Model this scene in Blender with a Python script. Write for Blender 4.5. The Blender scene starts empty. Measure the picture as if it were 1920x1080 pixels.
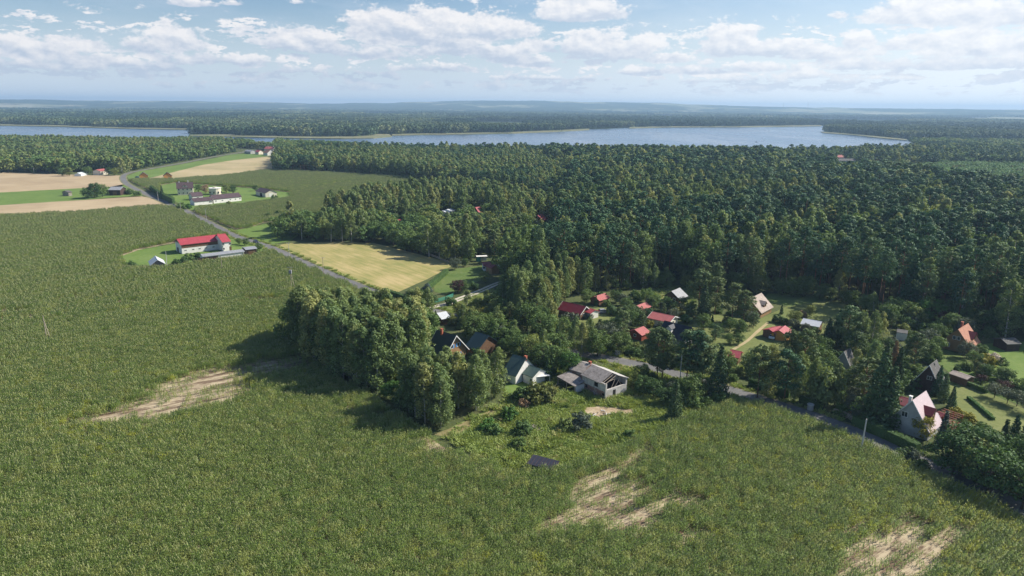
import bpy, math, random
import numpy as np
from mathutils import Matrix, Vector

R = math.radians
SC = bpy.context.scene
COL = SC.collection
rng = np.random.default_rng(11)
random.seed(5)

# ------------------------------------------------------------------ camera
CAM_H = 70.0
PITCH = 14.94
ROLL = 0.507
FPX = 1280.0                       # focal length in pixels of the 1920 px wide photograph
cam_d = bpy.data.cameras.new('camera')
cam_d.sensor_width = 36.0
cam_d.lens = 36.0 * FPX / 1920.0
cam_d.clip_start = 1.0
cam_d.clip_end = 90000.0
cam = bpy.data.objects.new('camera', cam_d)
COL.objects.link(cam)
MC = Matrix.Rotation(R(90 - PITCH), 4, 'X') @ Matrix.Rotation(R(ROLL), 4, 'Z')
cam.matrix_world = Matrix.Translation((0, 0, CAM_H)) @ MC
SC.camera = cam
RC = np.array(MC.to_3x3())

# ------------------------------------------------------------------ sun, sky, exposure
SUN_AZ = 72.0      # degrees to the right of the view axis
SUN_EL = 39.0
EXPO = 0.52
sd = Vector((math.sin(R(SUN_AZ)) * math.cos(R(SUN_EL)), math.cos(R(SUN_AZ)) * math.cos(R(SUN_EL)), math.sin(R(SUN_EL))))
sun_d = bpy.data.lights.new('sun', 'SUN')
sun_d.energy = 5.0
sun_d.angle = R(0.53)
sun_d.color = (1.0, 0.93, 0.82)
sun = bpy.data.objects.new('sun', sun_d)
sun.rotation_euler = sd.to_track_quat('Z', 'Y').to_euler()
COL.objects.link(sun)
SC.view_settings.view_transform = 'Standard'
SC.view_settings.look = 'None'
SC.view_settings.exposure = EXPO
SC.view_settings.gamma = 1.0
SC.view_settings.use_curve_mapping = False
SC.render.engine = 'CYCLES'
SC.cycles.use_denoising = True
SC.cycles.max_bounces = 5
SC.cycles.diffuse_bounces = 1
SC.cycles.glossy_bounces = 2
SC.cycles.transmission_bounces = 2
SC.cycles.volume_bounces = 0
SC.cycles.sample_clamp_indirect = 4.0


class X:
    """small helper: node sockets with arithmetic"""
    def __init__(s, nt, sock): s.nt, s.s = nt, sock
    def _m(s, op, *a, clamp=False):
        n = s.nt.nodes.new('ShaderNodeMath'); n.operation = op; n.use_clamp = clamp
        for i, v in enumerate((s,) + a):
            if isinstance(v, X): s.nt.links.new(v.s, n.inputs[i])
            else: n.inputs[i].default_value = float(v)
        return X(s.nt, n.outputs[0])
    def __add__(s, o): return s._m('ADD', o)
    def __sub__(s, o): return s._m('SUBTRACT', o)
    def __mul__(s, o): return s._m('MULTIPLY', o)
    def __truediv__(s, o): return s._m('DIVIDE', o)
    def pw(s, o): return s._m('POWER', o)
    def mx(s, o): return s._m('MAXIMUM', o)
    def mn(s, o): return s._m('MINIMUM', o)
    def cl(s): return s._m('ADD', 0.0, clamp=True)
    def exp(s): return s._m('EXPONENT')
    def step(s, a, b, lo=0.0, hi=1.0):
        n = s.nt.nodes.new('ShaderNodeMapRange'); n.interpolation_type = 'SMOOTHSTEP'
        s.nt.links.new(s.s, n.inputs[0])
        for i, v in zip((1, 2, 3, 4), (a, b, lo, hi)):
            if isinstance(v, X): s.nt.links.new(v.s, n.inputs[i])
            else: n.inputs[i].default_value = v
        return X(s.nt, n.outputs[0])


def xyz(nt, a, b, c):
    n = nt.nodes.new('ShaderNodeCombineXYZ')
    for i, v in enumerate((a, b, c)):
        if isinstance(v, X): nt.links.new(v.s, n.inputs[i])
        else: n.inputs[i].default_value = float(v)
    return n.outputs[0]


def noise(nt, vec, scale, detail=4, rough=0.5, dist=0.0):
    n = nt.nodes.new('ShaderNodeTexNoise')
    n.inputs['Scale'].default_value = scale; n.inputs['Detail'].default_value = detail
    n.inputs['Roughness'].default_value = rough; n.inputs['Distortion'].default_value = dist
    if vec is not None: nt.links.new(vec, n.inputs['Vector'])
    return X(nt, n.outputs['Fac'])


def mixc(nt, f, a, b, mode='MIX'):
    n = nt.nodes.new('ShaderNodeMix'); n.data_type = 'RGBA'; n.blend_type = mode
    for sk, v in ((n.inputs[0], f), (n.inputs[6], a), (n.inputs[7], b)):
        if isinstance(v, X): nt.links.new(v.s, sk)
        elif isinstance(v, (int, float)): sk.default_value = v
        elif isinstance(v, (tuple, list)): sk.default_value = (*v[:3], 1)
        else: nt.links.new(v, sk)
    return n.outputs[2]


# ---- world: Nishita sky with fair-weather clouds lying in a real layer above the land
world = bpy.data.worlds.new('World'); SC.world = world; world.use_nodes = True
nt = world.node_tree
bg = nt.nodes['Background']
sky = nt.nodes.new('ShaderNodeTexSky'); sky.sky_type = 'NISHITA'; sky.sun_disc = False
sky.sun_elevation = R(SUN_EL); sky.sun_rotation = R(SUN_AZ)
sky.air_density = 1.0; sky.dust_density = 1.0; sky.ozone_density = 1.5; sky.altitude = 100
SKY_STR = 0.075
tc = nt.nodes.new('ShaderNodeTexCoord')
sp = nt.nodes.new('ShaderNodeSeparateXYZ'); nt.links.new(tc.outputs['Generated'], sp.inputs[0])
dx, dy, dz = (X(nt, o) for o in sp.outputs)
zz = dz.mx(0.0125)
ux, uy = dx / zz, dy / zz            # position in the cloud layer, in units of the cloud base height
# the large clouds of the photograph: (px, py, half width, half depth, strength)
CLOUDS = [  # px, py of the middle, half width px, half height px, strength
          (720, 48, 75, 24, 1.0), (820, 55, 115, 30, 1.0), (930, 52, 80, 22, .85), (560, 72, 62, 18, 1.0), (620, 88, 70, 13, .6), (330, 74, 48, 20, .9), (270, 82, 60, 12, .5),
          (1085, 18, 78, 20, 1.1), (980, 45, 30, 12, .6), (1110, 84, 52, 20, 1.1), (1165, 92, 60, 18, 1.0), (1250, 108, 60, 10, .7), (1000, 85, 45, 14, .8), (950, 100, 60, 14, .8),
          (1372, 78, 50, 24, 1.1), (1440, 90, 60, 14, .9), (1530, 96, 70, 14, .8), (1612, 74, 30, 14, .9), (1575, 24, 26, 10, .5), (1760, 18, 120, 22, .9), (1860, 28, 90, 20, .7), (1830, 80, 95, 22, .8), (1700, 80, 60, 14, .6),
          (60, 90, 75, 18, .8), (150, 82, 60, 14, .7), (190, 112, 90, 12, .7), (100, 120, 120, 10, .5), (460, 110, 50, 10, .7), (370, 108, 45, 12, .7), (860, 90, 80, 12, .8), (700, 100, 90, 10, .6),
          (800, 125, 160, 9, .5), (560, 130, 120, 8, .45), (1000, 112, 35, 9, .8), (1195, 132, 40, 8, .8), (1290, 130, 50, 8, .8), (1420, 125, 60, 9, .7), (1490, 140, 60, 8, .6), (1640, 118, 90, 12, .7), (1800, 118, 110, 12, .7), (980, 145, 120, 6, .5),
          (1380, 150, 150, 6, .45), (350, 3, 45, 8, .6), (440, 4, 30, 6, .5), (565, 2, 30, 6, .5), (310, 36, 16, 8, .5), (200, 52, 60, 10, .28), (130, 62, 50, 8, .2)]


def pix_dir(px, py):
    v = RC @ np.array([(px - 960) / FPX, -(py - 540) / FPX, -1.0])
    return v / np.linalg.norm(v)


# the clouds are laid out by bearing and elevation, each with a flat base and a heaped top;
# scattered cumulus of the same kind goes on all round the sky
D57 = 57.29578
az_n = dx._m('ARCTAN2', dy) * D57
el_n = dz._m('ARCSINE') * D57
grow = el_n.mx(0.5)
nv = xyz(nt, az_n * 0.60, el_n * 1.10, 4.2)
w1 = noise(nt, nv, 1.0, 9, 0.60) - 0.5
nv2 = xyz(nt, az_n * 2.3, el_n * 3.6, 9.1)
w2 = noise(nt, nv2, 1.0, 7, 0.62) - 0.5
rag_ = w1 * 1.5 + w2 * .7
dens = None
top = None
for (px, py, hw, hh, st) in CLOUDS:
    d = pix_dir(px, py)
    a0 = math.degrees(math.atan2(d[0], d[1])); e0 = math.degrees(math.asin(d[2]))
    sx = math.degrees(hw / FPX); sy = math.degrees(hh / FPX)
    u = (az_n - a0) / sx; v = (el_n - (e0 - sy * .45)) / sy
    vv = v.mx(0.0) * 0.62 - v.mn(0.0) * 1.9          # steep below: flat base
    g = ((u * u + vv * vv) * -1.0).exp() * st
    h = v * g
    if dens is None: dens, top, wsum = g, h, g
    else: dens = dens.mx(g); top = top + h; wsum = wsum + g
height = top / wsum.mx(0.02)                       # -1 at the base .. 1.5 at the crown
# the rest of the sky
gen = noise(nt, xyz(nt, az_n * 0.07, el_n * 0.24, 1.5), 1.0, 4, .55).step(.50, .72) * el_n.step(9.0, 22.0, 0.55, 0.22)
low = noise(nt, xyz(nt, az_n * 0.45, el_n * 1.5, 6.5), 1.0, 7, .62).step(.42, .60) * (el_n.step(0.4, 1.4) * (el_n.step(4.5, 8.0, 1.0, 0.0))) * .58
cover = dens.mx(gen).mx(low)
body = (cover + rag_ * 0.62)
alpha = body.step(0.27, 0.47)
thick = body.step(0.40, 1.0)
thin = (noise(nt, xyz(nt, az_n * 0.11, el_n * 0.5, 2.2), 1.0, 6, .6).step(.42, .72)) * el_n.step(10.0, 24.0, .22, .05)
# crowns catch the sun, bases stay blue grey
w1u = noise(nt, xyz(nt, az_n * 0.60 + 0.16, el_n * 1.10 + 0.42, 4.2), 1.0, 9, 0.60) - 0.5
emb = (w1 - w1u) * 2.3
lit = (height.step(-0.35, 0.95) * 0.85 + emb + w2 * .5 + 0.0)* 0.95
CL = 0.84 / SKY_STR
toward = (dx * sd.x + dy * sd.y + dz * sd.z).step(0.10, 0.80)
ccol = mixc(nt, lit, mixc(nt, toward, (0.44 * CL, 0.51 * CL, 0.62 * CL), (0.62 * CL, 0.68 * CL, 0.77 * CL)), mixc(nt, toward, (0.78 * CL, 0.77 * CL, 0.78 * CL), (0.86 * CL, 0.87 * CL, 0.88 * CL)))
elev = dz.mx(0.0)
veil = (elev.step(0.0, 0.145, 0.85, 0.0) + toward * elev.step(0.15, 0.45, 0.25, 0.0)).cl()
vcol = mixc(nt, toward, (0.60 * CL, 0.69 * CL, 0.80 * CL), (0.82 * CL, 0.88 * CL, 0.93 * CL))
skyv = mixc(nt, veil, mixc(nt, 1.0, sky.outputs[0], (0.88, 1.0, 1.13), 'MULTIPLY'), vcol)
skyv = mixc(nt, thin, skyv, mixc(nt, toward, (0.55 * CL, 0.62 * CL, 0.72 * CL), (0.84 * CL, 0.88 * CL, 0.92 * CL)))
hz = elev.step(0.0, 0.05, 0.5, 0.97)             # low clouds drown in the haze
fin = mixc(nt, alpha * hz, skyv, ccol)
nt.links.new(fin, bg.inputs[0])
bg.inputs[1].default_value = SKY_STR
world.cycles.sampling_method = 'MANUAL'
world.cycles.sample_map_resolution = 1024


# ------------------------------------------------------------------ pixel <-> place
def ground(px, py, z=0.0):
    """where the line of sight through a photo pixel meets the height z"""
    v = RC @ np.array([(px - 960) / FPX, -(py - 540) / FPX, -1.0])
    t = (z - CAM_H) / v[2]
    return np.array([v[0] * t, v[1] * t])


def G(pts, z=0.0): return np.array([ground(a, b, z) for a, b in pts])


def project(P):
    P = np.atleast_2d(P).astype(float)
    if P.shape[1] == 2: P = np.c_[P, np.zeros(len(P))]
    q = (P - np.array([0, 0, CAM_H])) @ RC
    w = -q[:, 2]
    w = np.where(w < 1e-3, 1e-3, w)
    return np.c_[960 + FPX * q[:, 0] / w, 540 - FPX * q[:, 1] / w]


def inside(P, poly):
    x, y = P[:, 0], P[:, 1]
    r = np.zeros(len(P), bool)
    n = len(poly)
    for i in range(n):
        x0, y0 = poly[i]; x1, y1 = poly[(i + 1) % n]
        c = ((y0 > y) != (y1 > y))
        r ^= c & (x < (x1 - x0) * (y - y0) / (y1 - y0 + 1e-12) + x0)
    return r


def seg_dist(P, line):
    d = np.full(len(P), 1e9)
    for a, b in zip(line[:-1], line[1:]):
        ab = b - a; t = np.clip(((P - a) @ ab) / (ab @ ab), 0, 1)
        q = a + t[:, None] * ab
        d = np.minimum(d, np.hypot(*(P - q).T))
    return d


def vnoise(x, y, seed=0):
    xi = np.floor(x).astype(np.int64); yi = np.floor(y).astype(np.int64)
    fx = x - xi; fy = y - yi
    fx = fx * fx * (3 - 2 * fx); fy = fy * fy * (3 - 2 * fy)
    def h(a, b):
        n = (a * 374761393 + b * 668265263 + seed * 974634777) & 0x7fffffff
        n = ((n ^ (n >> 13)) * 1274126177) & 0x7fffffff
        return ((n ^ (n >> 16)) & 0xffff) / 65535.0
    return (h(xi, yi) * (1 - fx) + h(xi + 1, yi) * fx) * (1 - fy) + (h(xi, yi + 1) * (1 - fx) + h(xi + 1, yi + 1) * fx) * fy


def fbm(x, y, seed=0, o=4):
    r = 0; a = 0.5; s = 0
    for i in range(o):
        r = r + a * vnoise(x * 2 ** i, y * 2 ** i, seed + i); s += a; a *= .5
    return r / s


# ------------------------------------------------------------------ object helpers
def tag(o, label=None, cat=None, group=None, kind=None):
    if label: o['label'] = label
    if cat: o['category'] = cat
    if group: o['group'] = group
    if kind: o['kind'] = kind
    return o


def link(name, me, parent=None, loc=None):
    o = bpy.data.objects.new(name, me); COL.objects.link(o)
    if parent is not None: o.parent = parent
    if loc is not None: o.location = loc
    return o


def empty(name, loc, rz=0.0, scale=None):
    o = bpy.data.objects.new(name, None); COL.objects.link(o)
    o.location = loc; o.rotation_euler = (0, 0, rz); o.empty_display_size = 0.5
    if scale is not None: o.scale = scale
    return o


def np_mesh(name, V, F, mats, mi=None, smooth=False):
    V = np.asarray(V, np.float32); F = np.asarray(F, np.int32)
    me = bpy.data.meshes.new(name)
    k = F.shape[1]
    me.vertices.add(len(V)); me.vertices.foreach_set('co', V.ravel())
    me.loops.add(F.size); me.loops.foreach_set('vertex_index', F.ravel())
    me.polygons.add(len(F)); me.polygons.foreach_set('loop_start', np.arange(0, F.size, k, dtype=np.int32))
    me.polygons.foreach_set('loop_total', np.full(len(F), k, np.int32))
    for m in mats: me.materials.append(m)
    if mi is not None: me.polygons.foreach_set('material_index', np.asarray(mi, np.int32))
    if smooth: me.polygons.foreach_set('use_smooth', np.ones(len(F), bool))
    me.update(calc_edges=True)
    return me


class MB:
    def __init__(s): s.v = []; s.f = []; s.m = []
    def add(s, vs, fs, m=0):
        o = len(s.v); s.v += [tuple(map(float, v)) for v in vs]
        for f in fs: s.f.append(tuple(i + o for i in f)); s.m.append(m)
        return s
    def box(s, x0, x1, y0, y1, z0, z1, m=0):
        return s.add([(x0, y0, z0), (x1, y0, z0), (x1, y1, z0), (x0, y1, z0), (x0, y0, z1), (x1, y0, z1), (x1, y1, z1), (x0, y1, z1)],
                     [(0, 3, 2, 1), (4, 5, 6, 7), (0, 1, 5, 4), (1, 2, 6, 5), (2, 3, 7, 6), (3, 0, 4, 7)], m)
    def extrude_x(s, prof, x0, x1, m=0):
        """prof: list of (y, z) around a closed outline"""
        n = len(prof)
        vs = [(x0, y, z) for y, z in prof] + [(x1, y, z) for y, z in prof]
        fs = [tuple(range(n)), tuple(range(2 * n - 1, n - 1, -1))] + [(i, i + n, (i + 1) % n + n, (i + 1) % n) for i in range(n)]
        return s.add(vs, fs, m)
    def tube(s, p, q, r0, r1, n=6, m=0):
        p = Vector(p); q = Vector(q); d = (q - p).normalized()
        a = d.orthogonal().normalized(); b = d.cross(a)
        vs = []
        for c, r in ((p, r0), (q, r1)):
            for i in range(n):
                t = 2 * math.pi * i / n
                vs.append(c + a * (r * math.cos(t)) + b * (r * math.sin(t)))
        fs = [(i, (i + 1) % n, n + (i + 1) % n, n + i) for i in range(n)] + [tuple(range(n - 1, -1, -1)), tuple(range(n, 2 * n))]
        return s.add(vs, fs, m)
    def mesh(s, name, *mats):
        me = bpy.data.meshes.new(name); me.from_pydata(s.v, [], s.f)
        for m in mats: me.materials.append(m)
        if len(mats) > 1: me.polygons.foreach_set('material_index', s.m)
        me.update(); return me
    def obj(s, name, mats, parent=None, loc=None):
        if not isinstance(mats, (list, tuple)): mats = [mats]
        return link(name, s.mesh(name, *mats), parent, loc)


# ------------------------------------------------------------------ materials
def new_mat(name):
    m = bpy.data.materials.new(name); m.use_nodes = True
    return m, m.node_tree, m.node_tree.nodes['Principled BSDF']


def wpos(nt):
    g = nt.nodes.new('ShaderNodeNewGeometry'); return g.outputs['Position']


def scaled(nt, vec, s, rot=0.0):
    if rot:                      # turn first, then stretch, so that streaks run along the bearing -rot
        r = nt.nodes.new('ShaderNodeMapping'); r.inputs['Rotation'].default_value = (0, 0, rot)
        nt.links.new(vec, r.inputs['Vector']); vec = r.outputs[0]
    n = nt.nodes.new('ShaderNodeMapping'); n.inputs['Scale'].default_value = s
    nt.links.new(vec, n.inputs['Vector']); return n.outputs[0]


def ground_mat(name, cols, scale=0.05, fine=1.2, rough=0.95, streak=None, bump=0.3, bd=0.25):
    """cols: dark, mid, light; soft patches of metres to tens of metres plus fine grain"""
    m, nt, bs = new_mat(name); p = wpos(nt)
    if streak: p2 = scaled(nt, p, (1, streak[0], 1), streak[1])
    else: p2 = p
    a = noise(nt, p, scale, 5, .6)
    b = noise(nt, p2, fine, 5, .65)
    f = (a.step(.32, .68) * 0.6 + b.step(.3, .7) * 0.55 - 0.07).cl()
    r = nt.nodes.new('ShaderNodeValToRGB'); nt.links.new(f.s, r.inputs[0])
    e = r.color_ramp.elements; e[0].color = (*cols[0], 1); e[1].color = (*cols[2], 1)
    q = e.new(.5); q.color = (*cols[1], 1)
    nt.links.new(r.outputs[0], bs.inputs['Base Color'])
    bs.inputs['Roughness'].default_value = rough; bs.inputs['Specular IOR Level'].default_value = 0.15
    bp = nt.nodes.new('ShaderNodeBump'); bp.inputs['Strength'].default_value = bump; bp.inputs['Distance'].default_value = bd
    nt.links.new(b.s, bp.inputs['Height']); nt.links.new(bp.outputs[0], bs.inputs['Normal'])
    return m


def plain(name, col, rough=.8, var=0.12, scale=1.5, spec=.3, bump=0.0, wave=None, dirt=None, metal=0.0):
    m, nt, bs = new_mat(name)
    tc = nt.nodes.new('ShaderNodeTexCoord'); o = tc.outputs['Object']
    n = noise(nt, o, scale, 5, .65)
    f = n.step(.3, .7)
    c = mixc(nt, f, tuple(x * (1 - var) for x in col), tuple(min(1, x * (1 + var)) for x in col))
    if dirt:
        n2 = noise(nt, scaled(nt, o, (1, 1, .35)), .9, 6, .7)
        c = mixc(nt, n2.step(.5, .72) * dirt[1], c, dirt[0])
    h = None
    if wave:
        w = nt.nodes.new('ShaderNodeTexWave'); w.wave_type = 'BANDS'; w.bands_direction = wave[0]
        w.inputs['Scale'].default_value = wave[1]; w.inputs['Distortion'].default_value = wave[2] if len(wave) > 2 else 0
        nt.links.new(o, w.inputs['Vector'])
        h = X(nt, w.outputs['Fac'])
        c = mixc(nt, h.step(.0, .35, wave[3] if len(wave) > 3 else .35, 0), c, tuple(x * .45 for x in col))
    nt.links.new(c, bs.inputs['Base Color'])
    bs.inputs['Roughness'].default_value = rough; bs.inputs['Specular IOR Level'].default_value = spec; bs.inputs['Metallic'].default_value = metal
    if bump or wave:
        bp = nt.nodes.new('ShaderNodeBump'); bp.inputs['Strength'].default_value = bump or .4; bp.inputs['Distance'].default_value = .06
        nt.links.new((h or n).s, bp.inputs['Height']); nt.links.new(bp.outputs[0], bs.inputs['Normal'])
    return m


def leaf_mat(name, a, b, c=None, trans=0.3, rough=.65, spec=.18, big=0.03, vary=.35, cfrac=.72):
    """foliage: a..b per plant and per spot in the stand, c a rarer tone"""
    m, nt, bs = new_mat(name)
    oi = nt.nodes.new('ShaderNodeObjectInfo'); rnd = X(nt, oi.outputs['Random'])
    ge = nt.nodes.new('ShaderNodeNewGeometry'); isl = X(nt, ge.outputs['Random Per Island'])
    p = ge.outputs['Position']
    n = noise(nt, p, big, 3, .5)
    f = (rnd * .55 + n.step(.3, .7) * .55 - .05).cl()
    col = mixc(nt, f, a, b)
    if c: col = mixc(nt, (rnd * 7.31)._m('FRACT').step(cfrac, cfrac + .1), col, c)
    v = (isl * vary + (1 - vary / 2)) * ((rnd * 3.7)._m('FRACT') * .3 + .85)
    hs = nt.nodes.new('ShaderNodeHueSaturation'); nt.links.new(v.s, hs.inputs['Value']); nt.links.new(col, hs.inputs['Color'])
    cc = hs.outputs[0]
    nt.links.new(cc, bs.inputs['Base Color'])
    bs.inputs['Roughness'].default_value = rough; bs.inputs['Specular IOR Level'].default_value = spec
    tr = nt.nodes.new('ShaderNodeBsdfTranslucent')
    tcol = mixc(nt, 1.0, cc, (1.25, 1.2, .6), 'MULTIPLY'); nt.links.new(tcol, tr.inputs[0])
    mx = nt.nodes.new('ShaderNodeMixShader'); mx.inputs[0].default_value = trans * .75
    nt.links.new(bs.outputs[0], mx.inputs[1]); nt.links.new(tr.outputs[0], mx.inputs[2])
    nt.links.new(mx.outputs[0], nt.nodes['Material Output'].inputs[0])
    return m


M = {}
# ground
M['rough_grass'] = ground_mat('rough_grass', ((.045, .062, .022), (.078, .10, .035), (.13, .135, .055)), .045, .9)
M['lawn'] = ground_mat('lawn', ((.075, .125, .03), (.105, .16, .04), (.15, .185, .06)), .05, .8, bump=.12)
M['lawn_bright'] = ground_mat('lawn_bright', ((.10, .165, .035), (.13, .20, .045), (.17, .23, .065)), .04, .6, bump=.1)
M['lawn_olive'] = ground_mat('lawn_olive', ((.12, .15, .045), (.16, .185, .06), (.21, .22, .085)), .05, .7, bump=.12)
M['stubble'] = ground_mat('stubble', ((.33, .25, .155), (.41, .315, .195), (.48, .38, .24)), .02, .05, streak=(9, -.12), bump=.1)
M['hay'] = ground_mat('hay', ((.21, .225, .07), (.33, .29, .11), (.47, .37, .18)), .03, .06, streak=(9, .87), bump=.1)
M['hay_pale'] = ground_mat('hay_pale', ((.28, .25, .13), (.40, .33, .18), (.48, .38, .23)), .02, .08, streak=(8, -.5), bump=.1)
M['sand'] = ground_mat('sand', ((.30, .22, .135), (.42, .33, .21), (.55, .46, .32)), .25, 1.5, bump=.2)
M['forest_floor'] = ground_mat('forest_floor', ((.035, .04, .02), (.05, .055, .025), (.075, .07, .035)), .1, .8)
M['reed'] = ground_mat('reed', ((.11, .13, .06), (.19, .19, .10), (.25, .23, .13)), .01, .08)
M['corn_soil'] = None
m, nt, bs = new_mat('corn_soil'); p = wpos(nt)
a = noise(nt, scaled(nt, p, (1, 5.0, 1), -.58), .10, 6, .7); b = noise(nt, scaled(nt, p, (1, 7, 1), -.58), .6, 5, .7)
f = (a * .7 + b * .3)
c = mixc(nt, f.step(.43, .56), (.17, .12, .08), (.47, .39, .26))
nt.links.new(c, bs.inputs['Base Color']); bs.inputs['Roughness'].default_value = 1; bs.inputs['Specular IOR Level'].default_value = .1
M['corn_soil'] = m
M['asphalt'] = ground_mat('asphalt', ((.13, .128, .125), (.16, .157, .152), (.20, .195, .188)), .12, 1.4, rough=.85, bump=.05)
M['gravel_road'] = ground_mat('gravel_road', ((.40, .36, .29), (.5, .45, .37), (.58, .53, .44)), .2, 1.5, bump=.1)
# leaves
M['corn_leaf'] = leaf_mat('corn_leaf', (.18, .265, .068), (.245, .32, .085), (.30, .345, .10), .42, .5, .25, .02, .4)
M['corn_leaf_yellow'] = leaf_mat('corn_leaf_yellow', (.27, .34, .055), (.38, .40, .06), None, .35, .45, .4, .05, .5)
M['tassel'] = plain('tassel', (.27, .29, .13), .8)
M['birch_leaf'] = leaf_mat('birch_leaf', (.15, .225, .085), (.235, .30, .115), (.29, .315, .12), .38)
M['aspen_leaf'] = leaf_mat('aspen_leaf', (.145, .225, .085), (.225, .295, .115), (.28, .31, .12), .36)
M['pine_leaf'] = leaf_mat('pine_leaf', (.045, .115, .06), (.08, .155, .07), (.12, .185, .075), .22, .65)
M['pine_garden'] = leaf_mat('pine_garden', (.10, .155, .06), (.145, .19, .072), None, .25, .65)
M['spruce_leaf'] = leaf_mat('spruce_leaf', (.06, .12, .052), (.10, .155, .068), None, .2, .65)
M['blue_spruce'] = leaf_mat('blue_spruce', (.075, .115, .105), (.10, .14, .125), None, .1, .5)
M['leafy_leaf'] = leaf_mat('leafy_leaf', (.10, .18, .055), (.155, .225, .068), (.21, .25, .075), .32)
M['dark_leaf'] = leaf_mat('dark_leaf', (.065, .13, .04), (.10, .165, .052), None, .28)
M['willow_leaf'] = leaf_mat('willow_leaf', (.12, .15, .04), (.15, .17, .05), None, .3)
M['grey_leaf'] = leaf_mat('grey_leaf', (.10, .135, .09), (.135, .16, .11), None, .25)
M['yellow_leaf'] = leaf_mat('yellow_leaf', (.24, .24, .03), (.30, .28, .04), None, .3)
M['purple_leaf'] = leaf_mat('purple_leaf', (.07, .035, .04), (.11, .06, .05), None, .2)
M['autumn_leaf'] = leaf_mat('autumn_leaf', (.25, .16, .09), (.32, .22, .14), None, .3)
M['bright_leaf'] = leaf_mat('bright_leaf', (.075, .17, .035), (.10, .21, .05), None, .3)
M['young_leaf'] = leaf_mat('young_leaf', (.13, .24, .09), (.17, .28, .11), None, .3)
M['blossom'] = leaf_mat('blossom', (.62, .5, .42), (.72, .62, .55), None, .2)
M['far_leaf'] = leaf_mat('far_leaf', (.04, .085, .045), (.15, .20, .085), (.18, .21, .09), .1, .7, .1, .0030, .5, .75)
M['far_pine'] = leaf_mat('far_pine', (.03, .07, .04), (.07, .115, .055), None, .08, .7, .1, .0030, .5)
M['meadow_blade'] = leaf_mat('meadow_blade', (.23, .32, .085), (.34, .40, .12), (.44, .41, .19), .35, .6, .2, .08, .4, .9)
M['bark'] = plain('bark', (.10, .075, .055), .95, .3, 3)
M['pine_bark'] = plain('pine_bark', (.20, .105, .06), .95, .3, 2)
M['birch_bark'] = plain('birch_bark', (.55, .53, .48), .8, .35, 4, dirt=((.06, .05, .045), .7))
# ------------------------------------------------------------------ the land
def sheet(name, poly, z, mat, dense=False):
    P = poly if isinstance(poly, np.ndarray) else G(poly)
    me = bpy.data.meshes.new(name)
    me.from_pydata([(a, b, z) for a, b in P], [], [tuple(range(len(P)))])
    me.materials.append(mat); me.update()
    if me.polygons[0].normal.z < 0: me.flip_normals()
    o = link(name, me)
    return tag(o, kind='structure')


def rag(px, amp=1.2, step=6.0, seed=1):
    """outline with the slightly uneven edge that cut and sown fields have"""
    P = G(px); out = []
    for a, b in zip(P, np.roll(P, -1, 0)):
        L = np.hypot(*(b - a)); n = int(min(60, max(1, L // step)))
        for i in range(n):
            t = i / n; q = a + (b - a) * t
            k = amp * min(1, L / 40)
            out.append(q + k * np.array([fbm(np.array([q[0] * .11]), np.array([q[1] * .11]), seed)[0] - .5, fbm(np.array([q[0] * .11]), np.array([q[1] * .11]), seed + 9)[0] - .5]) * 2)
    return np.array(out)


# far country: forest and pale clearings, told apart only by tone
m, nt, bs = new_mat('far_country'); p = wpos(nt)
f1 = noise(nt, p, .00045, 6, .62); f2 = noise(nt, p, .004, 5, .65); f3 = noise(nt, scaled(nt, p, (1, .55, 1), .3), .0011, 3, .5)
base = mixc(nt, f2.step(.35, .65), (.028, .048, .022), (.06, .08, .035))
fld = mixc(nt, f3.step(.45, .6), (.14, .17, .06), (.42, .36, .22))
c = mixc(nt, f1.step(.60, .64), base, fld)
nt.links.new(c, bs.inputs['Base Color']); bs.inputs['Roughness'].default_value = 1; bs.inputs['Specular IOR Level'].default_value = 0
M['far_country'] = m
far_ground = sheet('far_ground', np.array([(-13400, -6900), (13400, -6900), (13400, 13400), (-13400, 13400)]), -0.35, M['far_country'])
far_ground['label'] = 'wooded plain reaching to the horizon'
g = sheet('ground', np.array([(-2600, -300), (2600, -300), (2600, 1250), (-2600, 1250)]), 0.0, M['rough_grass'])
g['label'] = 'rough green ground under gardens, verges and woods'

FIELDS = {}
def field(name, px, z, mat, label, **k):
    P = rag(px, **k); FIELDS[name] = P
    o = sheet(name, P, z, mat); o['label'] = label; return P

corn_left = [(-700, 1500), (-700, 413), (-100, 412), (0, 408), (170, 399), (300, 388), (345, 393), (395, 421), (428, 444), (340, 452), (262, 468), (222, 482), (236, 507), (330, 503), (400, 491), (480, 482), (512, 472), (560, 493), (620, 519), (690, 548), (770, 583),
             (720, 612), (600, 625), (545, 640), (600, 693), (690, 745), (770, 800), (850, 850), (960, 893), (1046, 892), (1180, 838), (1300, 785), (1385, 757), (1440, 768), (1530, 800), (1600, 830), (1660, 855), (1730, 890), (1830, 932), (1960, 990), (2300, 1120), (2300, 1500)]
corn_back = [(243, 339), (262, 338), (330, 338), (420, 331), (506, 320), (620, 325), (760, 333), (870, 348), (700, 382), (600, 402), (535, 412), (492, 418), (470, 427), (440, 430), (398, 412), (362, 396), (372, 392), (460, 385), (548, 372), (540, 360), (470, 352), (330, 344), (300, 350), (308, 362), (300, 366)]
field('cornfield_soil', corn_left, .012, M['corn_soil'], 'sandy soil of the wide cornfield in front and on the left')
field('back_cornfield_soil', corn_back, .012, M['corn_soil'], 'soil of the cornfield beyond the road and round the white farm')
field('stubble_field', [(-700, 330), (-100, 325), (0, 323), (120, 327), (228, 329), (236, 340), (228, 350), (190, 353), (150, 353), (0, 361), (-100, 363), (-700, 372)], .016, M['stubble'], 'tan stubble field at the left edge below the woods', amp=1.5)
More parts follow.
